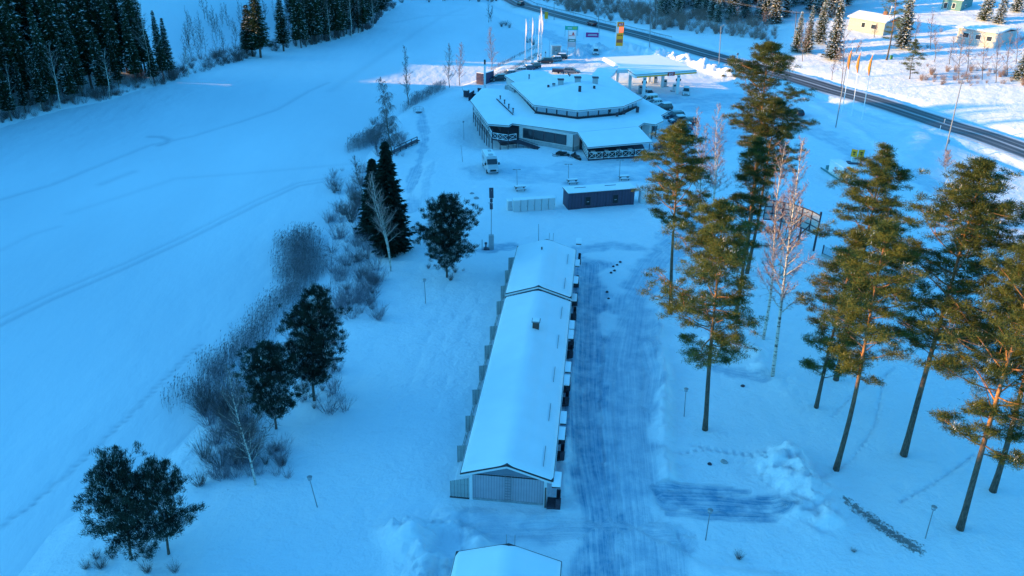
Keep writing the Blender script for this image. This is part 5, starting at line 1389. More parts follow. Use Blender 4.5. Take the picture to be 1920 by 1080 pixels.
mp_ = G(1109, 73); s_ = empty('magenta_banner', mp_, -.02, 'magenta banner with two pale lines of text on the snow slope below the highway', 'sign'); gz = top_z(mp_, 1109, 61)
panel(s_, (.2, 0, gz - .8), 4.4, 1.6, mat('banner_magenta', (.45, .03, .20), .6), 'board', .06); panel(s_, (.3, -.05, gz - .65), 3.0, .16, M_white, 'text_line', .03); panel(s_, (.3, -.05, gz - 1.0), 3.3, .14, M_white, 'text_line', .03)
for sx in (-2.6, 2.6):
    p_ = MB(); p_.bar((sx, .06, -.3), (sx, .06, gz), .06); p_.build('post', M_pole, s_)
q_ = G(1024, 40); s_ = empty('yellow_road_sign', q_, 0, 'narrow upright yellow sign beside the highway at the top of the picture', 'sign'); panel(s_, (0, 0, 2.2), 1.3, 2.6, M_yel, 'board', .1); p_ = MB(); p_.bar((0, .1, -.3), (0, .1, 3.3), .1); p_.build('post', M_pole, s_)
# flagpoles with furled flags
M_flag = mat('white_flag', (.75, .68, .72), .8)
for i, (bx, by, tx, ty) in enumerate([(984.5,118,983,35),(991,98,990,36),(996.5,118,996,33),(1003,100,1002.5,32),(1009,111,1007,28),(1012,108,1011,14),(1014.5,109,1014,30)]):
    b = G(bx, by); H = top_z(b, tx, ty); f_ = empty('flagpole', b, 0, ['leftmost white flagpole by the car park', 'second white flagpole from the left by the car park', 'third white flagpole from the left by the car park', 'white flagpole without a flag, fourth from the left', 'white flagpole just left of the tallest one', '', 'rightmost white flagpole by the car park'][i] if i != 5 else 'tallest of the white flagpoles by the car park, rising above the others', 'flagpole', 'white flagpoles by the car park' if i != 5 else None)
    p_ = MB(); p_.tube([(0, 0, -.3), (0, 0, H)], [.13, .07], 8); p_.build('pole', M_white, f_)
    if i != 3: p_ = MB(); p_.tube([(.12, 0, H - .3), (.25, 0, H - 2), (.22, .05, H - 4), (.12, 0, H - 5.5)], [.03, .24, .30, .05], 6); p_.build('flag', M_flag, f_)
for i, (bx, by, tx, ty) in enumerate([(1579,209,1599,88),(1597,217,1615,94),(1616,224,1638,98)]):
    b = G(bx, by); H = top_z(b, tx, ty); d = ray(tx, ty); lx = d.x * b.y / d.y - b.x; f_ = empty('flagpole', b, 0, ['leftmost', 'middle', 'rightmost'][i] + ' of three white flagpoles with hanging orange flags beside the highway', 'flagpole')
    p_ = MB(); p_.tube([(0, 0, -.3), (lx, 0, H)], [.12, .06], 8); p_.build('pole', M_white, f_)
    p_ = MB(); g_ = lambda f, o: (lx * f + o, 0, H * f); p_.tube([g_(.96, -.05), g_(.86, -.3), g_(.76, -.35), g_(.66, -.15)], [.04, .25, .33, .08], 6); p_.build('flag', M_orange, f_)
# posts and lamps
def lamp(bpx, tpx, kind, lab, cat='street lamp', name='street_lamp', group=None):
    b = G(*bpx); d = ray(*tpx); H = CAMH + d.z * b.y / d.y - b.z; lx = max(-1.0, min(1.0, d.x * b.y / d.y - b.x))
    l_ = empty(name, b, 0, lab, cat, group); p_ = MB(); r0 = {'globe': .055, 'twin': .06, 'tall': .14, 'wood': .16, 'plain': .05}[kind]
    p_.tube([(0, 0, -.4), (lx, 0, H)], [r0, r0 * .7], 8); p_.build('pole', M_pole if kind != 'wood' else M_sbark, l_)
    if kind == 'globe':
        h_ = MB(); h_.tube([(lx, 0, H - .05), (lx, 0, H + .04), (lx, 0, H + .28), (lx, 0, H + .34)], [.05, .17, .20, .05], 10); h_.build('lamp_head', M_glassl, l_, smooth=True)
        h_ = MB(); h_.tube([(lx, 0, H + .34), (lx, 0, H + .42)], [.24, .06], 10); h_.build('lamp_cap', M_pole, l_)
    if kind == 'twin':
        h_ = MB(); h_.bar((lx - .5, 0, H), (lx + .5, 0, H), .07); h_.box((lx - .5, 0, H), (.42, .22, .10)); h_.box((lx + .5, 0, H), (.42, .22, .10)); h_.build('lamp_head', M_pole, l_)
    if kind == 'tall':
        h_ = MB(); h_.bar((lx, 0, H), (lx + .9, .9, H + .25), .09); h_.box((lx + 1.1, 1.1, H + .27), (.8, .3, .14), rz=.78); h_.build('lamp_head', M_pole, l_)
    if kind == 'wood':
        h_ = MB(); h_.bar((lx - 1.1, 0, H - .5), (lx + 1.1, 0, H - .5), .14)
        for sx in (-1, 0, 1): h_.tube([(lx + sx, 0, H - .45), (lx + sx, 0, H - .2)], .07, 6)
        h_.build('cross_arm', M_sbark, l_)
    return l_
lamp((596,951), (581,900), 'globe', 'globe lamp post on the motel lawn towards the lake')
lamp((798,569), (796,528), 'globe', 'globe lamp post on the snow left of the far end of the motel')
lamp((1283,781), (1286,734), 'globe', 'globe lamp post at the snow bank right of the driveway')
lamp((1323,1013), (1331,962), 'globe', 'globe lamp post just below the worn parking bay')
lamp((1735,1010), (1750,956), 'globe', 'globe lamp post between the heather bed and the nearest pine')
lamp((870,262), (869,230), 'globe', 'small lamp post left of the stilted terrace, upper of two')
lamp((868,304), (864,272), 'plain', 'thin marker pole in the snow left of the motorhome', 'pole', 'marker_pole')
lamp((970,352), (969,318), 'twin', 'twin headed lamp on the yard left of the black container')
lamp((1066,340), (1066,308), 'twin', 'twin headed lamp behind the left end of the black container')
lamp((1161,340), (1163,300), 'twin', 'twin headed lamp behind the right end of the black container')
lamp((1010,452), (1010,420), 'plain', 'single thin pole behind the motel ridge', 'pole', 'marker_pole')
lamp((870,172), (866,172-9), 'plain', 'short thin pole beside the bin enclosure', 'pole', 'marker_pole')
lamp((1348,126), (1352,50), 'tall', 'tall highway lamp pole rising behind the tallest pine')
lamp((1567,239), (1592,98), 'tall', 'dark highway lamp pole left of the orange flags')
lamp((1773,283), (1804,150), 'tall', 'leaning grey highway lamp pole at the right with a small box at its foot')
lamp((1218,89), (1220,22), 'tall', 'highway lamp pole behind the filling station canopy')
lamp((1123,60), (1122,2), 'tall', 'highway lamp pole behind the magenta banner')
lamp((1039,37), (1039,4), 'tall', 'highway lamp pole near the top, right of the yellow road sign')
lamp((1228,48), (1227,-30), 'wood', 'wooden power pole in the scrub beyond the highway', 'power pole', 'power_pole')
lamp((1488,92), (1492,22), 'wood', 'wooden power pole left of the sunlit spruces', 'power pole', 'power_pole')
lamp((1078,66), (1071,24), 'plain', 'thin dark pole behind the green banner', 'pole', 'marker_pole')
lamp((1030,108), (1030,76), 'plain', 'thin pole left of the white kiosk by the car park', 'pole', 'marker_pole')
bx_ = G(1776, 275); b_ = MB(); b_.box((0, 0, 1.1), (.4, .3, .9)); o = b_.build('meter_box', M_pole, None); o.location = bx_; tag(o, 'small grey box on the leaning highway pole', 'electric box')
# electric wires between the poles
wr = MB()
pA = G(1228, 48); pB = G(1488, 92); zA = top_z(pA, 1227, -30) - .25; zB = top_z(pB, 1492, 22) - .25
pC = Vector((232, 205, 20)); 
for p, q in (((pA.x, pA.y, pA.z + zA), (pB.x, pB.y, pB.z + zB)), ((pB.x, pB.y, pB.z + zB), (pC.x, pC.y, pC.z + 4))):
    for o_ in (-1, 0, 1):
        pts = [(p[0] + (q[0] - p[0]) * f + o_ * .7, p[1] + (q[1] - p[1]) * f + o_ * .7, p[2] + (q[2] - p[2]) * f - 1.0 * 4 * f * (1 - f)) for f in np.linspace(0, 1, 15)]
        wr.tube(pts, .016, 3, cap=False)
wo_ = wr.build('power_lines', mat('wire', (.10, .10, .11), .6)); tag(wo_, 'three electric wires strung across the slope beyond the highway', 'wires')

# delineator posts and guard rail of the highway
gr_ = empty('guard_rail', (0, 0, 0), 0, 'low steel guard rail along the far side of the highway', 'guard rail')
def rail_along(i0, i1, off, h):
    r_ = MB(); po_ = MB(); pr = None
    for i in range(i0, i1):
        p = ROADSM[i]; t = (ROADSM[i + 1] - ROADSM[i - 1]).normalized(); q = p + Vector((-t.y, t.x, 0)) * off; z = max(hz(q.x, q.y), .1)
        c = Vector((q.x, q.y, z + h)); po_.bar((q.x, q.y, z - .3), (q.x, q.y, z + h), .10)
        if pr is not None: r_.bar(pr, c, .05, .28)
        pr = c
    return r_, po_
r_, po_ = rail_along(34, 96, 6.3, .55); gr_.location = (0, 0, 0)
r_.build('beam', M_steel, gr_); p__ = po_.build('posts', M_steel, gr_); p__['kind'] = 'stuff'
for k, (px, py) in enumerate([(1291,106),(1762,244),(1770,232),(1230,100)]):
    b = G(px, py); b_ = MB(); b_.bar((0, 0, 0), (0, 0, 1.1), .10); b_.bar((0, 0, .85), (0, 0, .98), .12); o = b_.build('marker_post', M_white); o.location = b; tag(o, ['white marker post on the near verge behind the canopy', 'white marker post on the near verge left of the leaning pole', 'white marker post on the far verge left of the leaning pole', 'white marker post on the near verge by the price pylon'][k], 'marker post', 'white marker posts along the highway')
b = G(1381, 118); s_ = empty('road_sign', b, .5, 'small round road sign on a post beyond the highway', 'road sign'); p_ = MB(); p_.bar((0, 0, -.3), (0, 0, 2.6), .08); p_.build('post', M_steel, s_); p_ = MB(); p_.tube([(0, -.04, 2.6), (0, 0, 2.6)], .42, 14); p_.build('disc', M_pole, s_)

# ------------------------------------------------------------------ yard: container, cabinets, shed, mast
a = PL(1065, 394, 0); b2 = PL(1188, 384, 0); crz = math.atan2(b2.y - a.y, b2.x - a.x); Lc = (b2 - a).length
ct = empty('container_cabin', (a.x, a.y, 0), crz, 'long black container cabin with snow on its flat roof', 'container')
c_ = MB(); c_.box((Lc / 2, 1.45, 1.35), (Lc, 2.9, 2.9)); c_.build('shell', siding_mat('container_cladding', (.06, .05, .09), .55, .6), ct)
c_ = MB(); c_.box((Lc / 2, 1.45, 2.87), (Lc + .3, 3.2, .12)); c_.build('roof_edge', M_cont, ct); c_ = MB(); c_.box((Lc / 2, 1.45, 3.0), (Lc + .22, 3.1, .16)); c_.build('roof_snow', M_snow, ct, bevel=.06)
for f in (.29, .71):
    w_ = MB(); w_.box((Lc * f, -.03, 1.35), (1.15, .06, 1.7)); wo2 = w_.build('louvre_frame', M_cont, ct); w_ = MB(); w_.box((Lc * f, -.07, 1.35), (.85, .04, 1.4)); w_.build('louvre', M_black, wo2); w_ = MB(); w_.box((Lc * f, -.10, 1.25), (.4, .03, .08)); w_.build('handle', M_steel, wo2)
for f in (.22, .68): w_ = MB(); w_.box((Lc * f, 1.9, 3.11), (2.0, .07, .07)); w_.build('roof_rail', M_cont, ct)
w_ = MB(); w_.box((Lc - .5, -.03, 2.5), (.4, .04, .16)); w_.build('name_plate', M_orange, ct)
w_ = MB()
for k in range(8): w_.box((Lc * (k + .5) / 8, -.02, 1.35), (.06, .05, 2.7))
w_.box((Lc / 2, -.02, .05), (Lc, .06, .2)); w_.build('cladding_rib', M_cont, ct)
M_cab = mat('cabinet_white', (.62, .63, .64), .5)
def cabinet(x, y, rz, lab, grp=None, w=1.28, h=2.1):
    c0 = empty('utility_cabinet', (x, y, hz(x, y) - .1), rz, lab, 'cabinet', grp); c_ = MB(); c_.box((0, .5, h / 2), (w - .06, 1.0, h)); c_.build('housing', M_cab, c0, bevel=.03)
    c_ = MB(); c_.box((0, -.02, h / 2 - .02), (w - .22, .04, h - .25)); d_ = c_.build('door', mat('cabinet_door', (.56, .57, .59), .5) if 'cabinet_door' not in bpy.data.materials else bpy.data.materials['cabinet_door'], c0); c_ = MB(); c_.box((w * .36, -.06, h * .5), (.05, .05, .2)); c_.build('handle', M_pole, d_)
    c_ = MB(); c_.box((0, .5, h + .08), (w, 1.1, .16)); c_.build('snow_cap', M_snow, c0, bevel=.06); return c0
a = PL(963, 398, 0); b2 = PL(1041, 393, 0); t = (b2 - a); rz_ = math.atan2(t.y, t.x); n = 6
for k in range(n):
    p = a + t * ((k + .5) / n); cabinet(p.x, p.y, rz_, ORD[k] + ' of the six equal white cabinets left of the black container', 'row of six white cabinets', w=t.length / n)
p = PL(956, 397, 0); cabinet(p.x, p.y + .5, rz_, 'narrow low white cabinet at the left end of the row of six', None, w=.8, h=1.7)
for k, (px, py) in enumerate([(1206, 382), (1219, 381)]):
    p = PL(px, py, 0); cabinet(p.x, p.y, crz, ['white cabinet standing just right of the black container', 'white cabinet half hidden by the pine right of the black container'][k], None, w=1.2, h=2.2)
# tall kiosk mast left of the motel
b = G(921, 467); u_ = empty('service_mast', b, .1, 'slim grey service column with a mast carrying dark panels', 'mast'); hcol = top_z(b, 921, 438)
c_ = MB(); c_.box((0, 0, 1.1), (.75, .5, 2.4)); c_.build('cabinet', M_steel, u_, bevel=.03); Ht = top_z(b, 917, 352)
c_ = MB(); c_.tube([(0, 0, 2.0), (0, 0, Ht - .3)], .05, 8); c_.build('mast_pole', M_pole, u_)
for f0, w_, h_ in ((Ht - .75, .62, 1.5), (Ht - 1.9, .4, .55), (Ht - 2.8, .45, .9)): c_ = MB(); c_.box((-.02, -.1, f0), (w_, .06, h_), M=Matrix.Rotation(-.35, 4, 'X')); c_.build('solar_panel', M_cont, u_)
c_ = MB(); c_.bar((-.5, 0, Ht - 2.3), (.1, 0, Ht - 2.3), .05); c_.build('bracket', M_pole, u_)
b = G(911, 468); o = MB(); o.tube([(0, 0, 0), (0, 0, .9)], .1, 8); o.tube([(0, 0, .9), (0, 0, 1.15)], .2, 8); o.box((.1, 0, .12), (.9, .6, .3)); o = o.build('bollard', M_cont); o.location = b; tag(o, 'short dark bollard left of the grey service column', 'bollard')
b = G(904, 469); o = MB(); o.bar((0, 0, -.2), (0, 0, 1.7), .07); o = o.build('marker_stake', M_sbark); o.location = b; tag(o, 'thin yellowish stake left of the dark bollard', 'stake')
# dark shed, mast, bin enclosure
a = G(907, 159); l_ = G(893, 158); r2 = G(926, 150); sh = empty('bin_shed', (a.x, a.y, a.z), 0, 'small dark shed behind the white mast with two visible walls', 'shed')
pl = [(0, 0), (r2.x - a.x, r2.y - a.y), (r2.x - a.x - 2.2, r2.y - a.y + 1.5), (l_.x - a.x, l_.y - a.y + .4)]
c_ = MB(); c_.prism(pl, -.6, 2.9); c_.build('wall', siding_mat('shed_boards', (.06, .05, .10), .3, .6), sh); c_ = MB(); c_.prism(pl, 2.905, 3.1); c_.build('roof_snow', M_snow, sh, bevel=.06)
ms_ = G(909, 168); m_ = empty('chimney_mast', ms_, 0, 'thick white flue mast with a black top beside the dark shed', 'mast'); Hm = top_z(ms_, 908, 112)
c_ = MB(); c_.tube([(0, 0, -.5), (0, 0, Hm - 1.2)], .27, 12); c_.build('flue', M_white, m_, smooth=True); c_ = MB(); c_.tube([(0, 0, Hm - 1.2), (0, 0, Hm)], .24, 12); c_.build('flue_top', M_black, m_)
b = G(884, 186); e_ = empty('bin_enclosure', b, -.3, 'open enclosure with snow heaped containers left of the restaurant roof', 'enclosure')
c_ = MB(); c_.box((0, 0, .9), (.12, 4, 1.8)); c_.box((5.2, 3.2, .9), (.12, 4, 1.8)); c_.box((2.6, 4.6, .9), (5.2, .12, 1.8)); c_.build('fence', M_dark, e_)
for k, (x, y, w, h) in enumerate([(1.2, 1.0, 1.2, 1.2), (3.2, .6, 2.4, 1.1), (3.0, 3.2, 1.8, 1.3), (-1.4, 2.6, 1.2, 1.6)]):
    q = (b.x + x, b.y + y, b.z); d0 = empty('waste_container', q, -.3, ['small snow capped waste container in the enclosure', 'long snow covered waste container at the front of the enclosure', 'dark waste container at the back of the enclosure', 'dark box outside the enclosure to its left'][k], 'container'); c_ = MB(); c_.box((0, 0, h / 2), (w, 1.2, h)); c_.build('body', M_dark, d0, bevel=.05); c_ = MB(); c_.box((0, 0, h + .12), (w * .95, 1.1, .3)); c_.build('snow_cap', M_snow, d0, bevel=.12)
b = G(1042, 104); k_ = empty('white_kiosk', b, .1, 'white open fronted kiosk box by the far end of the car park', 'kiosk'); c_ = MB(); c_.box((0, 1.2, 1.5), (3.0, .2, 3.0)); c_.box((-1.4, .2, 1.5), (.2, 2.2, 3)); c_.box((1.4, .2, 1.5), (.2, 2.2, 3)); c_.build('wall', M_white, k_); c_ = MB(); c_.box((0, .2, 3.1), (3.2, 2.6, .2)); c_.build('roof', M_white, k_, bevel=.05)
GE = 'white charging posts along the car park edge'
for k, (px, py) in enumerate([(984.5,121),(999,118),(1009,114),(1014,112),(1022.5,107),(1042,103)]):
    b = G(px, py); c0 = empty('charging_post', b, 0, ORD[k] + ' of the six slim white charging posts along the car park edge', 'charging post', GE); c_ = MB(); c_.box((0, 0, .95), (.5, .35, 2.1)); c_.build('housing', M_white, c0, bevel=.06); c_ = MB(); c_.box((.0, -.19, 1.4), (.3, .03, .35)); c_.build('screen', M_black, c0)

# urea kiosk with its trailer frame, twin yellow signs
a = PL(1552, 324, 0); b2 = PL(1577, 341, 0); rz_ = math.atan2(b2.y - a.y, b2.x - a.x); Lk = (b2 - a).length; hk = 2.3
k_ = empty('fluid_kiosk', (a.x, a.y, 0), rz_, 'white tank kiosk with red and blue lettering and a yellow canopy beam', 'kiosk')
c_ = MB(); c_.box((Lk / 2, 1.0, .25 + hk / 2), (Lk, 2.0, hk)); kb = c_.build('tank_box', M_white, k_, bevel=.04)
text_part('red_lettering', 'st1', .95, frame((Lk * .50, -.03, 1.75), (1, 0, 0)), M_red, kb); text_part('blue_lettering', 'AdBlue', .62, frame((Lk * .50, -.03, 1.10), (1, 0, 0)), M_blue, kb)
c_ = MB(); c_.box((Lk / 2 - .9, -.2, .2), (Lk + 3.0, .18, .22)); c_.box((Lk / 2 - .9, 1.9, .2), (Lk + 3.0, .18, .22)); c_.box((-1.3, .9, .55), (.9, 1.0, .7)); c_.build('skid_frame', mat('skid_green', (.05, .20, .22), .6), k_)
c_ = MB(); c_.box((Lk + 1.3, .9, 2.72), (3.1, .55, .24)); ybm = c_.build('canopy_beam', M_yel, k_); c_ = MB(); c_.box((Lk + .55, .60, 2.72), (.75, .06, .26)); c_.build('beam_logo', M_red, ybm)
c_ = MB(); c_.bar((Lk + .4, .2, 0), (Lk + .4, .2, 2.6), .14); c_.bar((Lk + 2.4, .2, 0), (Lk + 2.4, .2, 2.6), .12); c_.bar((Lk + .2, .2, .95), (Lk + 2.6, .2, .95), .12); c_.build('canopy_post', M_cont, k_)
c_ = MB(); c_.box((Lk + 1.4, 1.2, 1.2), (1.7, .9, 2.0)); c_.build('dispenser', M_cab, k_, bevel=.04)
c_ = MB(); c_.box((Lk / 2, 1.0, hk + .33), (Lk, 2.0, .14)); c_.build('roof_snow', M_snow, k_, bevel=.05)
b = PL(1604, 306, 0); g_ = empty('twin_price_sign', (b.x, b.y, 0), -.15, 'two small yellow sign boards set in a v on a white base', 'sign')
for sx, rr in ((-.62, .55), (.70, -.15)):
    c_ = MB(); c_.box((sx, 0, 2.0), (1.15, .12, 1.5), rz=-rr); bb = c_.build('board', M_yel, g_)
    for k in range(2): c_ = MB(); M4 = Matrix.Translation((sx, 0, 2.2 - k * .4)) @ Matrix.Rotation(-rr, 4, 'Z') @ Matrix.Translation((0, -.08, 0)); c_.box((0, 0, 0), (.5 - .15 * k, .03, .24)); c_.v = [tuple(M4 @ Vector(v_)) for v_ in c_.v]; c_.build('symbol', M_black, bb)
c_ = MB(); c_.box((0, .2, .6), (1.7, .5, 1.3)); c_.build('base', M_white, g_, bevel=.05); c_ = MB(); c_.box((-.2, 0, .08), (2.8, 1.6, .16)); c_.build('plinth', M_cont, g_)

# billboard seen from the back
B0, B1, B2 = PL(1525, 471, 0), PL(1496, 459, 0), PL(1458, 450, 0)
bb = empty('billboard', (B1.x, B1.y, 0), 0, 'large curved billboard seen from behind on dark braced posts', 'billboard')
cur = [Vector(PL(x, y, 6.2)) for x, y in [(1437,376),(1452,377),(1470,380),(1488,384),(1506,390),(1524,397),(1539,405)]]
zb = 3.1; c_ = MB()
for a, b2 in zip(cur[:-1], cur[1:]): c_.bar((a.x, a.y + .25, (zb + 6.2) / 2), (b2.x, b2.y + .25, (zb + 6.2) / 2), .04, 6.2 - zb)
wb(c_, 'panel', mat('billboard_back', (.45, .45, .46), .6), bb)
c_ = MB()
for a, b2 in zip(cur[:-1], cur[1:]):
    for z in (zb, zb + 1.05, zb + 2.1, 6.2): c_.bar((a.x, a.y + .15, z), (b2.x, b2.y + .15, z), .13)
for a in cur: c_.bar((a.x, a.y + .08, zb), (a.x, a.y + .08, 6.25), .12)
wb(c_, 'backing_frame', M_dark, bb)
c_ = MB()
for p, top in ((B0, 6.3), (B1, 6.0), (B2, 6.0)): c_.bar((p.x, p.y, -.4), (p.x, p.y, top), .24)
wb(c_, 'post', M_dark, bb)
c_ = MB(); ft = PL(1476, 463, 0); c_.bar((B0.x, B0.y, 5.9), (ft.x, ft.y, 0), .16); ft = PL(1462, 470, 0); c_.bar((B1.x, B1.y, 5.5), (ft.x, ft.y, 0), .14); c_.bar((B1.x, B1.y, 4.6), (B0.x, B0.y, 4.2), .12); c_.bar((B2.x, B2.y, 4.6), (B1.x, B1.y, 4.6), .12); wb(c_, 'brace', M_dark, bb)
a = PL(1541, 479, 0); b2 = PL(1600, 506, 0); f_ = empty('low_fence', (a.x, a.y, 0), math.atan2(b2.y - a.y, b2.x - a.x), 'dark barred fence on a concrete foot right of the billboard', 'fence'); Lf = (b2 - a).length
c_ = MB(); c_.box((Lf / 2, 0, .15), (Lf, .3, .4)); c_.build('foot', M_plinth, f_); c_ = MB(); c_.bar((0, 0, 0), (0, 0, 1.7), .14)
for k in range(7): c_.bar((0, 0, .45 + k * .18), (Lf, 0, .45 + k * .18), .04)
c_.bar((Lf, 0, 0), (Lf, 0, 1.7), .1); c_.build('bars', M_cont, f_)
a = G(1766, 688); b2 = G(1795, 708); f_ = empty('timber_ramp', (a.x, a.y, a.z), math.atan2(b2.y - a.y, b2.x - a.x), 'slatted timber ramp partly hidden behind the large sunlit pine', 'ramp')
c_ = MB(); c_.bar((-.5, 0, .7), (2.2, 0, .7), .12); c_.build('kerb', mat('ramp_green', (.10, .16, .15), .7), f_)
c_ = MB()
for k in range(8): c_.bar((.1 + k * .28, .1, .6), (.1 + k * .28, 3.6, .6), .10)
c_.build('slats', M_pole, f_)

# ------------------------------------------------------------------ houses on the slope
def house(name, lab, L0, L1, depth, h, roofh, mw, mroof_over, wins, side=1, brick=None, z=None):
    a = G(*L0); b2 = G(*L1); t = Vector((b2.x - a.x, b2.y - a.y)); L = t.length; rz = math.atan2(t.y, t.x); z0 = (a.z + b2.z) / 2 if z is None else z
    r = empty(name, (a.x, a.y, z0), rz, lab, 'house')
    c_ = MB(); c_.prism([(0, 0), (L, 0), (L, depth), (0, depth)], -1.6, h); c_.build('wall', mw, r)
    c_ = MB(); c_.box((L / 2, depth / 2, -.25), (L + .1, depth + .1, .7)); c_.build('plinth', M_plinth, r)
    o = mroof_over; c_ = MB(); c_.extr([(-o, h), (depth / 2, h + roofh), (depth + o, h), (depth + o, h + .15), (depth / 2, h + roofh + .18), (-o, h + .15)], 'x', -o, L + o); rf = c_.build('roof', M_fasc, r)
    c_ = MB(); c_.extr([(-o + .05, h + .155), (depth / 2, h + roofh + .185), (depth + o - .05, h + .155), (depth + o - .1, h + .42), (depth / 2, h + roofh + .5), (-o + .1, h + .42)], 'x', -o + .04, L + o - .04); c_.build('roof_snow', M_snow, rf, bevel=.08)
    for (u, w, hh, zc, face) in wins:
        if face == 'f': c, dm = (u * L, -.03, zc), (w, .08, hh); c2, dm2 = (u * L, -.08, zc), (w - .25, .04, hh - .25)
        else: c, dm = (L + .03, u * depth, zc), (.08, w, hh); c2, dm2 = (L + .08, u * depth, zc), (.04, w - .25, hh - .25)
        q = MB(); q.box(c, dm); fo = q.build('window_frame', M_white, r); q = MB(); q.box(c2, dm2); q.build('pane', M_glass, fo)
    return r, L
M_hy = mat('yellow_render', (.47, .45, .44), .85, noise=.06, nscale=2); M_hg = siding_mat('pale_green_boards', (.33, .38, .38), .3, .8); M_ht = siding_mat('teal_boards', (.09, .24, .25), .25, .7)
house('yellow_house', 'pale yellow house with flat snow roof and three windows on the upper slope', (1791,80), (1864,91), 11, 4.3, .8, M_hy, .7, [(.22,1.9,1.5,2.5,'f'),(.54,1.7,1.5,2.5,'f'),(.82,1.7,1.5,2.5,'f')])
r, L = house('pale_green_house', 'pale green house with low snow roof and brick chimney left of the broad spruce', (1589,55), (1655,67), 10, 3.9, 1.3, M_hg, .6, [(.42,1.5,1.7,2.2,'f'),(.72,2.3,1.6,2.2,'f')])
c_ = MB(); c_.box((L * .72, 4.8, 5.4), (1.2, 1.0, 2.4)); ch_ = c_.build('chimney', mat('red_brick', (.30, .13, .09), .85, noise=.3, nscale=8), r); c_ = MB(); c_.bar((L * .8, 4.8, 3.5), (L * .84, 4.8, 8.6), .12); c_.bar((L * .8, 4.8, 8.1), (L * .90, 4.8, 8.1), .06); c_.build('antenna_mast', M_steel, r)
house('teal_house', 'teal wooden house at the top edge with dark doors', (1764,17), (1800,21), 8, 3.4, 1.2, M_ht, .5, [(.2,1.4,2.1,1.3,'f'),(.62,1.2,1.9,1.5,'f'),(.4,1.2,1.0,1.6,'s')])
b = G(1664, 111); o = MB(); o.box((0, 0, .5), (.6, .7, 1.0)); o.box((0, 0, 1.05), (.68, .78, .1)); o = o.build('wheelie_bin', mat('bin_green', (.06, .20, .05), .6), bevel=.03); o.location = b + Vector((1.0, 0, 0)); tag(o, 'green wheelie bin at the foot of the tall pine by the pale green house', 'bin')

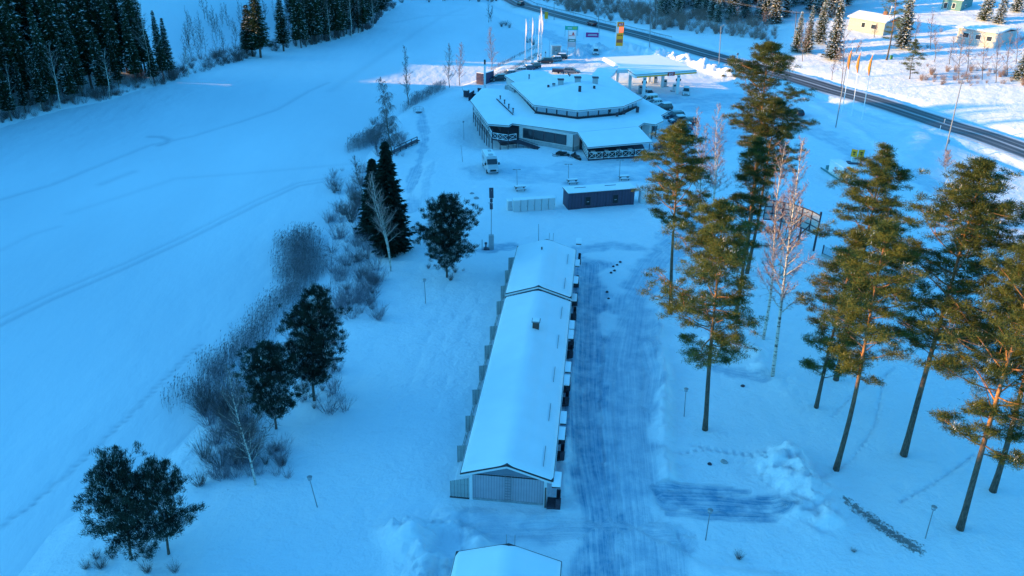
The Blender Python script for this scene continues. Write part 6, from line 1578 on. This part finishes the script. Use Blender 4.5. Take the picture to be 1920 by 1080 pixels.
# ------------------------------------------------------------------ vehicles
_pm = {}
def paint(c):
    if c not in _pm: _pm[c] = mat('car_paint', c, .35, metal=.2, coat=.6)
    return _pm[c]
M_tail = mat('tail_light', (.35, .01, .01), .3); M_head = mat('head_light', (.7, .72, .75), .15); M_rim = mat('wheel_rim', (.4, .41, .43), .3, metal=.8)
def loft(sec):
    """sec: list of (x, [(y,z) ring])"""
    mb = MB(); n = len(sec[0][1])
    for x, ring in sec: mb.v += [(x, y, z) for y, z in ring]
    for i in range(len(sec) - 1):
        for j in range(n):
            k = (j + 1) % n; mb.f.append((i*n+j, i*n+k, (i+1)*n+k, (i+1)*n+j)); mb.m.append(0)
    mb.f.append(tuple(reversed(range(n)))); mb.m.append(0); mb.f.append(tuple((len(sec)-1)*n + j for j in range(n))); mb.m.append(0)
    return mb
def car(loc, heading, kind, col, label, snow=0, group=None, name='parked_car', L=4.5, W=1.82, lights=False):
    """front of the car along local +x"""
    r = empty(name, loc, heading, label, 'car', group)
    H = {'hatch': 1.48, 'estate': 1.48, 'suv': 1.68, 'van': 1.95, 'pickup': 1.78}[kind]; belt = .92 if kind in ('hatch', 'estate') else 1.05
    h2 = L / 2; w = W / 2
    def ring(wb_, zb, zt, tuck=.06): return [(-wb_, zb + .12), (-wb_ + .08, zb), (wb_ - .08, zb), (wb_, zb + .12), (wb_, zt - .18), (wb_ - tuck, zt), (-wb_ + tuck, zt), (-wb_, zt - .18)]
    hood = belt - .10
    body = loft([(-h2, ring(w * .86, .38, belt - .12)), (-h2 + .12, ring(w * .95, .28, belt)), (-h2 * .45, ring(w, .22, belt + .02)), (h2 * .28, ring(w, .22, belt)), (h2 * .45, ring(w * .99, .22, hood + .02)), (h2 - .25, ring(w * .94, .26, hood - .10)), (h2, ring(w * .80, .38, hood - .28))])
    body.build('body', paint(col), r, smooth=False, bevel=.03)
    rear = {'hatch': -h2 + .25, 'estate': -h2 + .15, 'suv': -h2 + .18, 'van': -h2 + .08, 'pickup': -h2 * .05}[kind]; ftop = {'van': h2 * .35}.get(kind, h2 * .12); fb = {'van': h2 * .72}.get(kind, h2 * .50)
    rt = rear + (.55 if kind == 'hatch' else .30 if kind != 'van' else .1)
    def r4(wb_, wt, z0, z1): return [(-wb_, z0), (wb_, z0), (wt, z1), (-wt, z1)]
    gh = MB(); A = [(rear, w * .90, belt), (rt, w * .72, H - .07), (ftop, w * .72, H - .06), (fb, w * .88, belt - .02)]
    vv = [(x, -y, z) for x, y, z in A] + [(x, y, z) for x, y, z in A]; b0 = len(gh.v); gh.v += vv
    for f in ((0,1,2,3), (7,6,5,4), (0,4,5,1), (2,6,7,3), (1,5,6,2), (3,7,4,0)): gh.f.append(f); gh.m.append(0)
    gh.build('windows', M_glass, r)
    rf = MB(); rf.prism([(rt - .03, -w * .73), (ftop + .05, -w * .73), (ftop + .05, w * .73), (rt - .03, w * .73)], H - .08, H); pl_ = rf
    for sy in (-1, 1):
        pl_.bar((A[0][0], sy * A[0][1], A[0][2]), (A[1][0], sy * A[1][1], A[1][2]), .08); pl_.bar((A[3][0], sy * A[3][1], A[3][2]), (A[2][0], sy * A[2][1], A[2][2]), .07)
        for f in (.40, .72): x = A[1][0] + (A[2][0] - A[1][0]) * f; pl_.bar((x - .05, sy * w * .905, belt), (x, sy * w * .735, H - .06), .07)
    pl_.build('roof', paint(col), r)
    wr_ = .33 if kind in ('hatch', 'estate') else .37
    for x in (-h2 * .60, h2 * .62):
        for sy in (-1, 1):
            t_ = MB(); t_.tube([(x, sy * (w - .22), wr_), (x, sy * (w + .01), wr_)], wr_, 16); to = t_.build('wheel', M_black, r); t_ = MB(); t_.tube([(x, sy * (w + .0), wr_), (x, sy * (w + .025), wr_)], wr_ * .62, 10); t_.build('rim', M_rim, to)
    for sy in (-1, 1):
        t_ = MB(); t_.box((h2 - .12, sy * w * .66, hood - .32), (.16, .38, .16)); t_.build('headlight', M_head, r); t_ = MB(); t_.box((-h2 + .04, sy * w * .72, belt - .22), (.10, .30, .22)); t_.build('tail_light', M_tail, r)
        t_ = MB(); t_.box((h2 * .36, sy * (w + .10), belt + .05), (.12, .2, .13)); t_.build('mirror', paint(col), r)
    t_ = MB(); t_.box((h2 - .01, 0, .55), (.06, W * .5, .18)); t_.build('grille', M_black, r)
    if kind == 'pickup':
        t_ = MB(); t_.box((-h2 * .55, 0, belt + .05), (h2 * .8, W * .8, .06)); t_.build('bed', M_black, r)
    if snow:
        s_ = MB(); s_.prism([(rt, -w * .70), (ftop, -w * .70), (ftop, w * .70), (rt, w * .70)], H + .004, H + .05 + .1 * snow); s_.build('roof_snow', M_snow, r, bevel=.05)
        if snow > 1:
            s_ = MB(); s_.prism([(fb + .05, -w * .75), (h2 - .3, -w * .7), (h2 - .3, w * .7), (fb + .05, w * .75)], hood - .06, [hood + .09, hood - .02, hood - .02, hood + .09]); s_.build('bonnet_snow', M_snow, r, bevel=.04)
    return r
BLK = (.02, .022, .026); GRY = (.16, .17, .19); SIL = (.42, .44, .46); WHT = (.72, .73, .74); DRD = (.12, .015, .015); BLU = (.03, .05, .10); DBL = (.015, .03, .06)
def at(px, py): return G(px, py)
def D(deg): return R_(deg)
car(at(935,151), D(195), 'suv', BLK, 'black van like car beside the dark shed', 0, L=4.9)
car(at(953,142), D(200), 'estate', GRY, 'dark grey car parked behind the black one by the shed', 1)
car(at(973,136), D(190), 'estate', SIL, 'silver estate car at the left edge of the car park', 0, L=4.6)
car(at(988,132), D(200), 'hatch', BLU, 'dark car right behind the silver estate', 1)
car(at(1000,129), D(215), 'suv', BLK, 'dark suv seen from its rear corner next to the silver estate', 0)
car(at(1022,118.5), D(182), 'suv', BLK, 'black car near the charging posts, front of a group of three', 0, L=4.7)
car(at(1040,115), D(188), 'estate', (.20, .24, .28), 'grey blue car in the middle of the group by the white kiosk', 1)
car(at(1049,111), D(175), 'suv', BLK, 'black car nearest the white kiosk', 1, L=4.8)
car(at(1072,137), D(-8), 'estate', GRY, 'dark grey car towing a trailer behind the restaurant roof', 0, L=4.7)
b = at(1047, 137); t_ = empty('car_trailer', b, D(-3), 'low dark trailer hitched to the grey car', 'trailer'); c_ = MB(); c_.box((0, 0, .75), (3.6, 1.7, .7)); c_.build('box', M_dark, t_); c_ = MB(); c_.box((0, 0, 1.12), (3.55, 1.65, .06)); c_.build('cover', M_cont, t_)
c_ = MB(); c_.bar((1.8, 0, .45), (3.2, 0, .45), .08); c_.build('drawbar', M_pole, t_)
for sy in (-1, 1): c_ = MB(); c_.tube([(0, sy * .85, .32), (0, sy * 1.0, .32)], .32, 12); c_.build('wheel', M_black, t_)
car(at(1117,101), D(265), 'suv', WHT, 'white off road car driving in from the highway', 0, name='moving_car', L=4.3)
for px, py, col, lab, k in [(1109, 48, DRD, 'dark red car driving on the highway', 'suv'), (976, 10, BLK, 'black car far away on the highway', 'hatch')]:
    b = at(px, py); i = min(range(len(ROADSM)), key=lambda j: (ROADSM[j] - Vector((b.x, b.y, 0))).length); t = ROADSM[i + 1] - ROADSM[i]; rr = car((b.x, b.y, .3), math.atan2(-t.y, -t.x), k, col, lab, 0, name='moving_car')
car(at(1286,176.5), D(258), 'suv', WHT, 'white snow dusted suv driving off right of the canopy', 1, name='parked_car', L=4.5)
car(at(1216,179), D(285), 'estate', SIL, 'white car refuelling at the nearest canopy column', 1, L=4.5)
car(at(1216,193), D(200), 'van', WHT, 'white topped car peeking over the restaurant roof, uppermost of the row', 2, L=4.4)
car(at(1227,198), D(200), 'hatch', WHT, 'snow covered car second from the top of the row by the restaurant', 2)
car(at(1243,207), D(200), 'suv', BLK, 'dark suv with snowy roof third in the row by the restaurant', 2)
car(at(1263,221), D(196), 'estate', DBL, 'long dark estate car in the row right of the restaurant', 0, L=5.0)
car(at(1271,230), D(198), 'hatch', (.05, .09, .14), 'blue grey hatchback with frosted windscreen right of the restaurant', 2)
car(at(1288,234.5), D(193), 'suv', DRD, 'dark car with red rear at the outer end of the row', 0, L=4.7)
car(at(1279,246), D(196), 'suv', BLU, 'snow topped car half hidden behind the pine crown', 2)
car(at(1262,262), D(200), 'hatch', (.10, .012, .02), 'dark red car close to the covered terrace', 0)
car(at(1248,281), D(180), 'pickup', BLK, 'black pickup with snow on its bed at the corner of the covered terrace', 1, L=5.0)
car(at(1494,215), D(100), 'hatch', (.06, .01, .015), 'dark red car on the lane right of the tall pine', 0, name='moving_car', L=4.2)
car(at(1815,640), D(170), 'suv', DBL, 'dark blue car hidden behind the right hand pines', 1, L=4.6)
# motorhome
a = G(926, 327); b2 = G(909, 296); hd = math.atan2(a.y - b2.y, a.x - b2.x); b = G(919, 317)
mh = empty('motorhome', (b.x, b.y, b.z), hd, 'white motorhome parked facing the camera on the yard', 'motorhome')
def ringm(w, z0, z1): return [(-w, z0), (w, z0), (w, z1 - .15), (w - .15, z1), (-w + .15, z1), (-w, z1 - .15)]
loft([(-3.3, ringm(1.1, .5, 2.75)), (1.2, ringm(1.1, .5, 2.8)), (1.7, ringm(1.08, .5, 2.65)), (2.35, ringm(1.03, .45, 1.75)), (3.0, ringm(1.0, .42, 1.25)), (3.3, ringm(.92, .45, .95))]).build('body', WHT and mat('motorhome_white', (.48, .49, .52), .4, coat=.4), mh, bevel=.05)
c_ = MB(); c_.face([(1.80, -.92, 2.50), (2.42, -.95, 1.70), (2.42, .95, 1.70), (1.80, .92, 2.50)]); c_.v = [(x + .06, y, z + .05) for x, y, z in c_.v]; c_.build('windscreen', M_glass, mh)
for sy in (-1, 1):
    c_ = MB(); c_.box((1.35, sy * 1.105, 1.75), (.9, .03, .6)); c_.build('side_window', M_glass, mh); c_ = MB(); c_.box((-1.4, sy * 1.115, 1.9), (1.3, .03, .5)); c_.build('side_window', M_glass, mh)
    c_ = MB(); c_.box((2.15, sy * 1.28, 1.75), (.14, .28, .42)); c_.build('mirror', M_black, mh); c_ = MB(); c_.box((3.12, sy * .72, 1.0), (.3, .34, .2)); c_.build('headlight', M_head, mh)
    for x in (-2.0, 2.3): c_ = MB(); c_.tube([(x, sy * .85, .36), (x, sy * 1.1, .36)], .36, 14); c_.build('wheel', M_black, mh)
c_ = MB(); c_.box((3.28, 0, .80), (.12, 1.1, .34)); c_.build('grille', M_black, mh)
c_ = MB(); c_.box((-1.0, 0, 2.86), (4.2, 1.9, .12)); c_.build('roof_snow', M_snow, mh, bevel=.05); c_ = MB(); c_.box((-2.0, .2, 2.95), (.8, .6, .16)); c_.build('roof_hatch', M_steel, mh); c_ = MB(); c_.box((.4, 0, 2.95), (.9, .9, .14)); c_.build('roof_hatch', M_steel, mh)
# snowmobiles
def snowmobile(p, hd, lab):
    s_ = empty('snowmobile', p, hd, lab, 'snowmobile')
    loft([(-1.0, [(-.22, .35), (.22, .35), (.20, .62), (-.20, .62)]), (-.1, [(-.28, .3), (.28, .3), (.22, .78), (-.22, .78)]), (.5, [(-.42, .25), (.42, .25), (.3, .95), (-.3, .95)]), (1.2, [(-.38, .25), (.38, .25), (.22, .55), (-.22, .55)])]).build('body', M_black, s_, bevel=.04)
    c_ = MB(); c_.box((-.5, 0, .74), (1.1, .34, .22)); c_.build('seat', M_dark, s_, bevel=.05)
    c_ = MB(); c_.tube([(-1.55, 0, .28), (-1.45, 0, .05), (.2, 0, .03), (.4, 0, .3), (-.9, 0, .45), (-1.55, 0, .28)], .17, 6); c_.build('track', M_black, s_)
    c_ = MB(); c_.face([(.35, -.28, .92), (.35, .28, .92), (.12, .2, 1.32), (.12, -.2, 1.32)]); c_.face([(.36, -.28, .92), (.13, -.2, 1.32), (.13, .2, 1.32), (.36, .28, .92)]); c_.build('windshield', M_glass, s_)
    c_ = MB(); c_.bar((.05, -.38, 1.0), (.05, .38, 1.0), .05); c_.bar((.25, 0, .8), (.05, 0, 1.0), .05); c_.build('handlebar', M_black, s_)
    for sy in (-1, 1): c_ = MB(); c_.tube([(.7, sy * .48, .05), (1.6, sy * .48, .04), (1.85, sy * .48, .2)], .06, 6); c_.bar((.9, sy * .2, .4), (1.1, sy * .48, .08), .05); c_.build('ski', M_cont, s_)
    c_ = MB(); c_.bar((-1.4, -.25, .6), (-.8, -.25, .55), .05); c_.bar((-1.4, .25, .6), (-.8, .25, .55), .05); c_.bar((-1.4, -.25, .6), (-1.4, .25, .6), .05); c_.build('carrier', M_pole, s_)
snowmobile(G(1053, 292), D(178), 'black snowmobile with pointed skis in front of the plinth, left of the two')
snowmobile(G(1079, 297), D(128), 'black snowmobile parked askew beside the terrace railing, right of the two')
# picnic tables under snow
def picnic(px, py, rz, lab):
    r = empty('picnic_table', G(px, py), rz, lab, 'picnic table')
    c_ = MB(); c_.box((0, 0, .74), (1.9, .75, .05)); t = c_.build('table_top', M_brown, r); c_ = MB(); c_.box((0, 0, .83), (1.85, .7, .12)); c_.build('snow', M_snow, t, bevel=.04)
    for sy in (-1, 1):
        c_ = MB(); c_.box((0, sy * .72, .44), (1.9, .26, .05)); t = c_.build('bench_seat', M_brown, r); c_ = MB(); c_.box((0, sy * .72, .51), (1.85, .24, .09)); c_.build('snow', M_snow, t, bevel=.03)
    c_ = MB()
    for x in (-.7, .7): c_.bar((x, -.85, .40), (x, .85, .40), .09); c_.bar((x, -.6, 0), (x, -.2, .72), .09); c_.bar((x, .6, 0), (x, .2, .72), .09)
    c_.build('frame', M_dark, r)
picnic(975, 357, .25, 'snow covered picnic table at the foot of the left yard lamp'); picnic(1073, 344, .22, 'snow covered picnic table behind the left end of the black container'); picnic(1170, 337, .2, 'snow covered picnic table by the lamp at the right end of the container')
# wooden jetty ramp and small ring of railing by the lake, people
a = G(742, 288); b2 = G(784, 268); dv = Vector((b2.x - a.x, b2.y - a.y)); r = empty('wooden_jetty', a, math.atan2(dv.y, dv.x), 'dark wooden ramp with a railing leading down to the lake', 'jetty'); Lj = dv.length
c_ = MB(); c_.box((Lj / 2, .5, .35), (Lj + 1.5, 1.0, .12)); c_.build('deck', M_dark, r); c_ = MB(); c_.bar((-.5, 0, 1.4), (Lj - .3, 0, 1.4), .11); c_.bar((-.5, 0, .9), (Lj - .3, 0, .9), .09)
for k in range(5): x = -.4 + k * (Lj + .1) / 4; c_.bar((x, 0, -.4), (x, 0, 1.4), .13)
c_.build('railing', M_dark, r)
b = G(785, 211); r = empty('railed_ring', b, 0, 'small ring of thin railing around a dark opening in the snow', 'railing'); c_ = MB(); n = 8
for k in range(n):
    a0 = 6.283 * k / n; a1 = 6.283 * (k + 1) / n; p, q = (1.3 * math.cos(a0), 1.5 * math.sin(a0)), (1.3 * math.cos(a1), 1.5 * math.sin(a1))
    c_.bar((*p, 0), (*p, 1.05), .05); c_.bar((*p, 1.05), (*q, 1.05), .05); c_.bar((*p, .6), (*q, .6), .04)
c_.build('railing', M_pole, r); c_ = MB(); c_.tube([(0, -.2, -.1), (0, -.2, .14)], .75, 14); c_.build('lid', M_cont, r)
def person(p, hd, lab, jacket, trousers, stride=.28, arm=.25):
    r = empty('person', p, hd, lab, 'person')
    bm_ = bmesh.new(); J = {'pel': (0, 0, .95), 'che': (.02, 0, 1.28), 'nk': (.03, 0, 1.48), 'hd': (.05, 0, 1.60), 'top': (.05, 0, 1.70)}
    J['hl'] = (0, .10, .90); J['hr'] = (0, -.10, .90); J['kl'] = (stride * .6, .11, .50); J['kr'] = (-stride * .3, -.11, .49); J['al'] = (stride, .11, .09); J['ar'] = (-stride, -.11, .11); J['tl'] = (stride + .16, .12, .04); J['tr'] = (-stride + .15, -.12, .03)
    J['sl'] = (.02, .19, 1.40); J['sr'] = (.02, -.19, 1.40); J['el'] = (-arm * .5, .27, 1.14); J['er'] = (arm * .4, -.27, 1.14); J['wl'] = (-arm * .4, .27, .90); J['wr'] = (arm * 1.1, -.25, .93); J['fl'] = (-arm * .3, .27, .80); J['fr'] = (arm * 1.4, -.24, .86)
    R = dict(pel=.15, che=.17, nk=.065, hd=.105, top=.07, hl=.095, hr=.095, kl=.065, kr=.065, al=.05, ar=.05, tl=.045, tr=.045, sl=.085, sr=.085, el=.06, er=.06, wl=.045, wr=.045, fl=.04, fr=.04)
    E_ = [('pel','che'),('che','nk'),('nk','hd'),('hd','top'),('pel','hl'),('pel','hr'),('hl','kl'),('hr','kr'),('kl','al'),('kr','ar'),('al','tl'),('ar','tr'),('che','sl'),('che','sr'),('sl','el'),('sr','er'),('el','wl'),('er','wr'),('wl','fl'),('wr','fr')]
    ks = list(J); me = bpy.data.meshes.new('body'); me.from_pydata([J[k] for k in ks], [(ks.index(a), ks.index(b)) for a, b in E_], [])
    o = bpy.data.objects.new('body', me); COL.objects.link(o)
    sk = o.modifiers.new('skin', 'SKIN')
    for i, k in enumerate(ks): me.skin_vertices[0].data[i].radius = (R[k], R[k] * (1.2 if k in ('pel', 'che') else 1)); me.skin_vertices[0].data[i].use_root = (k == 'pel')
    sb = o.modifiers.new('sub', 'SUBSURF'); sb.levels = sb.render_levels = 2
    bpy.context.view_layer.update(); dg = bpy.context.evaluated_depsgraph_get(); m2_ = bpy.data.meshes.new_from_object(o.evaluated_get(dg)); bpy.data.objects.remove(o)
    mj = mat('jacket', jacket, .8); mt_ = mat('trousers', trousers, .8); sk_ = mat('skin', (.45, .27, .20), .6); hat = mat('hat', (.03, .03, .04), .9)
    m2_.materials.clear()
    for m_ in (mj, mt_, sk_, hat): m2_.materials.append(m_)
    for f in m2_.polygons:
        z = f.center.z; x = f.center.x; y = f.center.y; f.use_smooth = True
        f.material_index = 3 if z > 1.63 else 2 if z > 1.50 else 0 if z > .86 or abs(y) > .215 else (1 if z > .12 else 3)
    link('body', m2_, r)
    c_ = MB(); c_.tube([(.05, 0, 1.60), (.05, 0, 1.70), (.05, 0, 1.76)], [.122, .115, .05], 10); c_.build('hat', hat, r, smooth=True)
    return r
person(G(706, 286), D(75), 'person in dark clothes walking on the snow between reeds and jetty', (.03, .035, .05), (.03, .03, .04), .30)
person(G(1210.5, 177) + Vector((0, .3, .1)), D(-20), 'person in a bright blue jacket standing at the refuelling car', (.02, .04, .35), (.02, .02, .04), .06, .3)
# snow heaps' dark debris and stones
for px, py, s, lab in [(1357,866,.35,'small dark stone on the snow above the parking bay'),(1331,870,.22,'smallest dark stone above the parking bay'),(1393,724,.25,'dark stone at the edge of the upper parking bay'),(893,372,.5,'dark stone left of the service mast in the snow'),(885,363,.4,'flat dark stone behind the service mast')]:
    mb = bmesh.new(); bmesh.ops.create_icosphere(mb, subdivisions=2, radius=s)
    for v_ in mb.verts: v_.co *= 1 + .35 * mnoise.noise(v_.co * 3 + Vector((px, 0, 0))); v_.co.z *= .6
    me = bpy.data.meshes.new('stone'); mb.to_mesh(me); mb.free(); me.materials.append(M_plinth if s > .3 else M_dark); o = bpy.data.objects.new('stone', me); COL.objects.link(o); o.location = G(px, py); tag(o, lab, 'stone')
for i, (px, py) in enumerate([(1157,497),(1163,492),(1150,500),(1146,512),(1138,548),(1141,560),(1152,508)]):
    mb = bmesh.new(); bmesh.ops.create_icosphere(mb, subdivisions=2, radius=.2)
    for v_ in mb.verts: v_.co *= 1 + .4 * mnoise.noise(v_.co * 4 + Vector((px, 0, 0)))
    me = bpy.data.meshes.new('dirty_snow_lump'); mb.to_mesh(me); mb.free(); me.materials.append(M_dark); o = bpy.data.objects.new('dirty_lump', me); COL.objects.link(o); o.location = G(px, py); tag(o, 'dark lump on the snow strip between the two driveway lanes', 'lump', 'dark lumps beside the driveway')
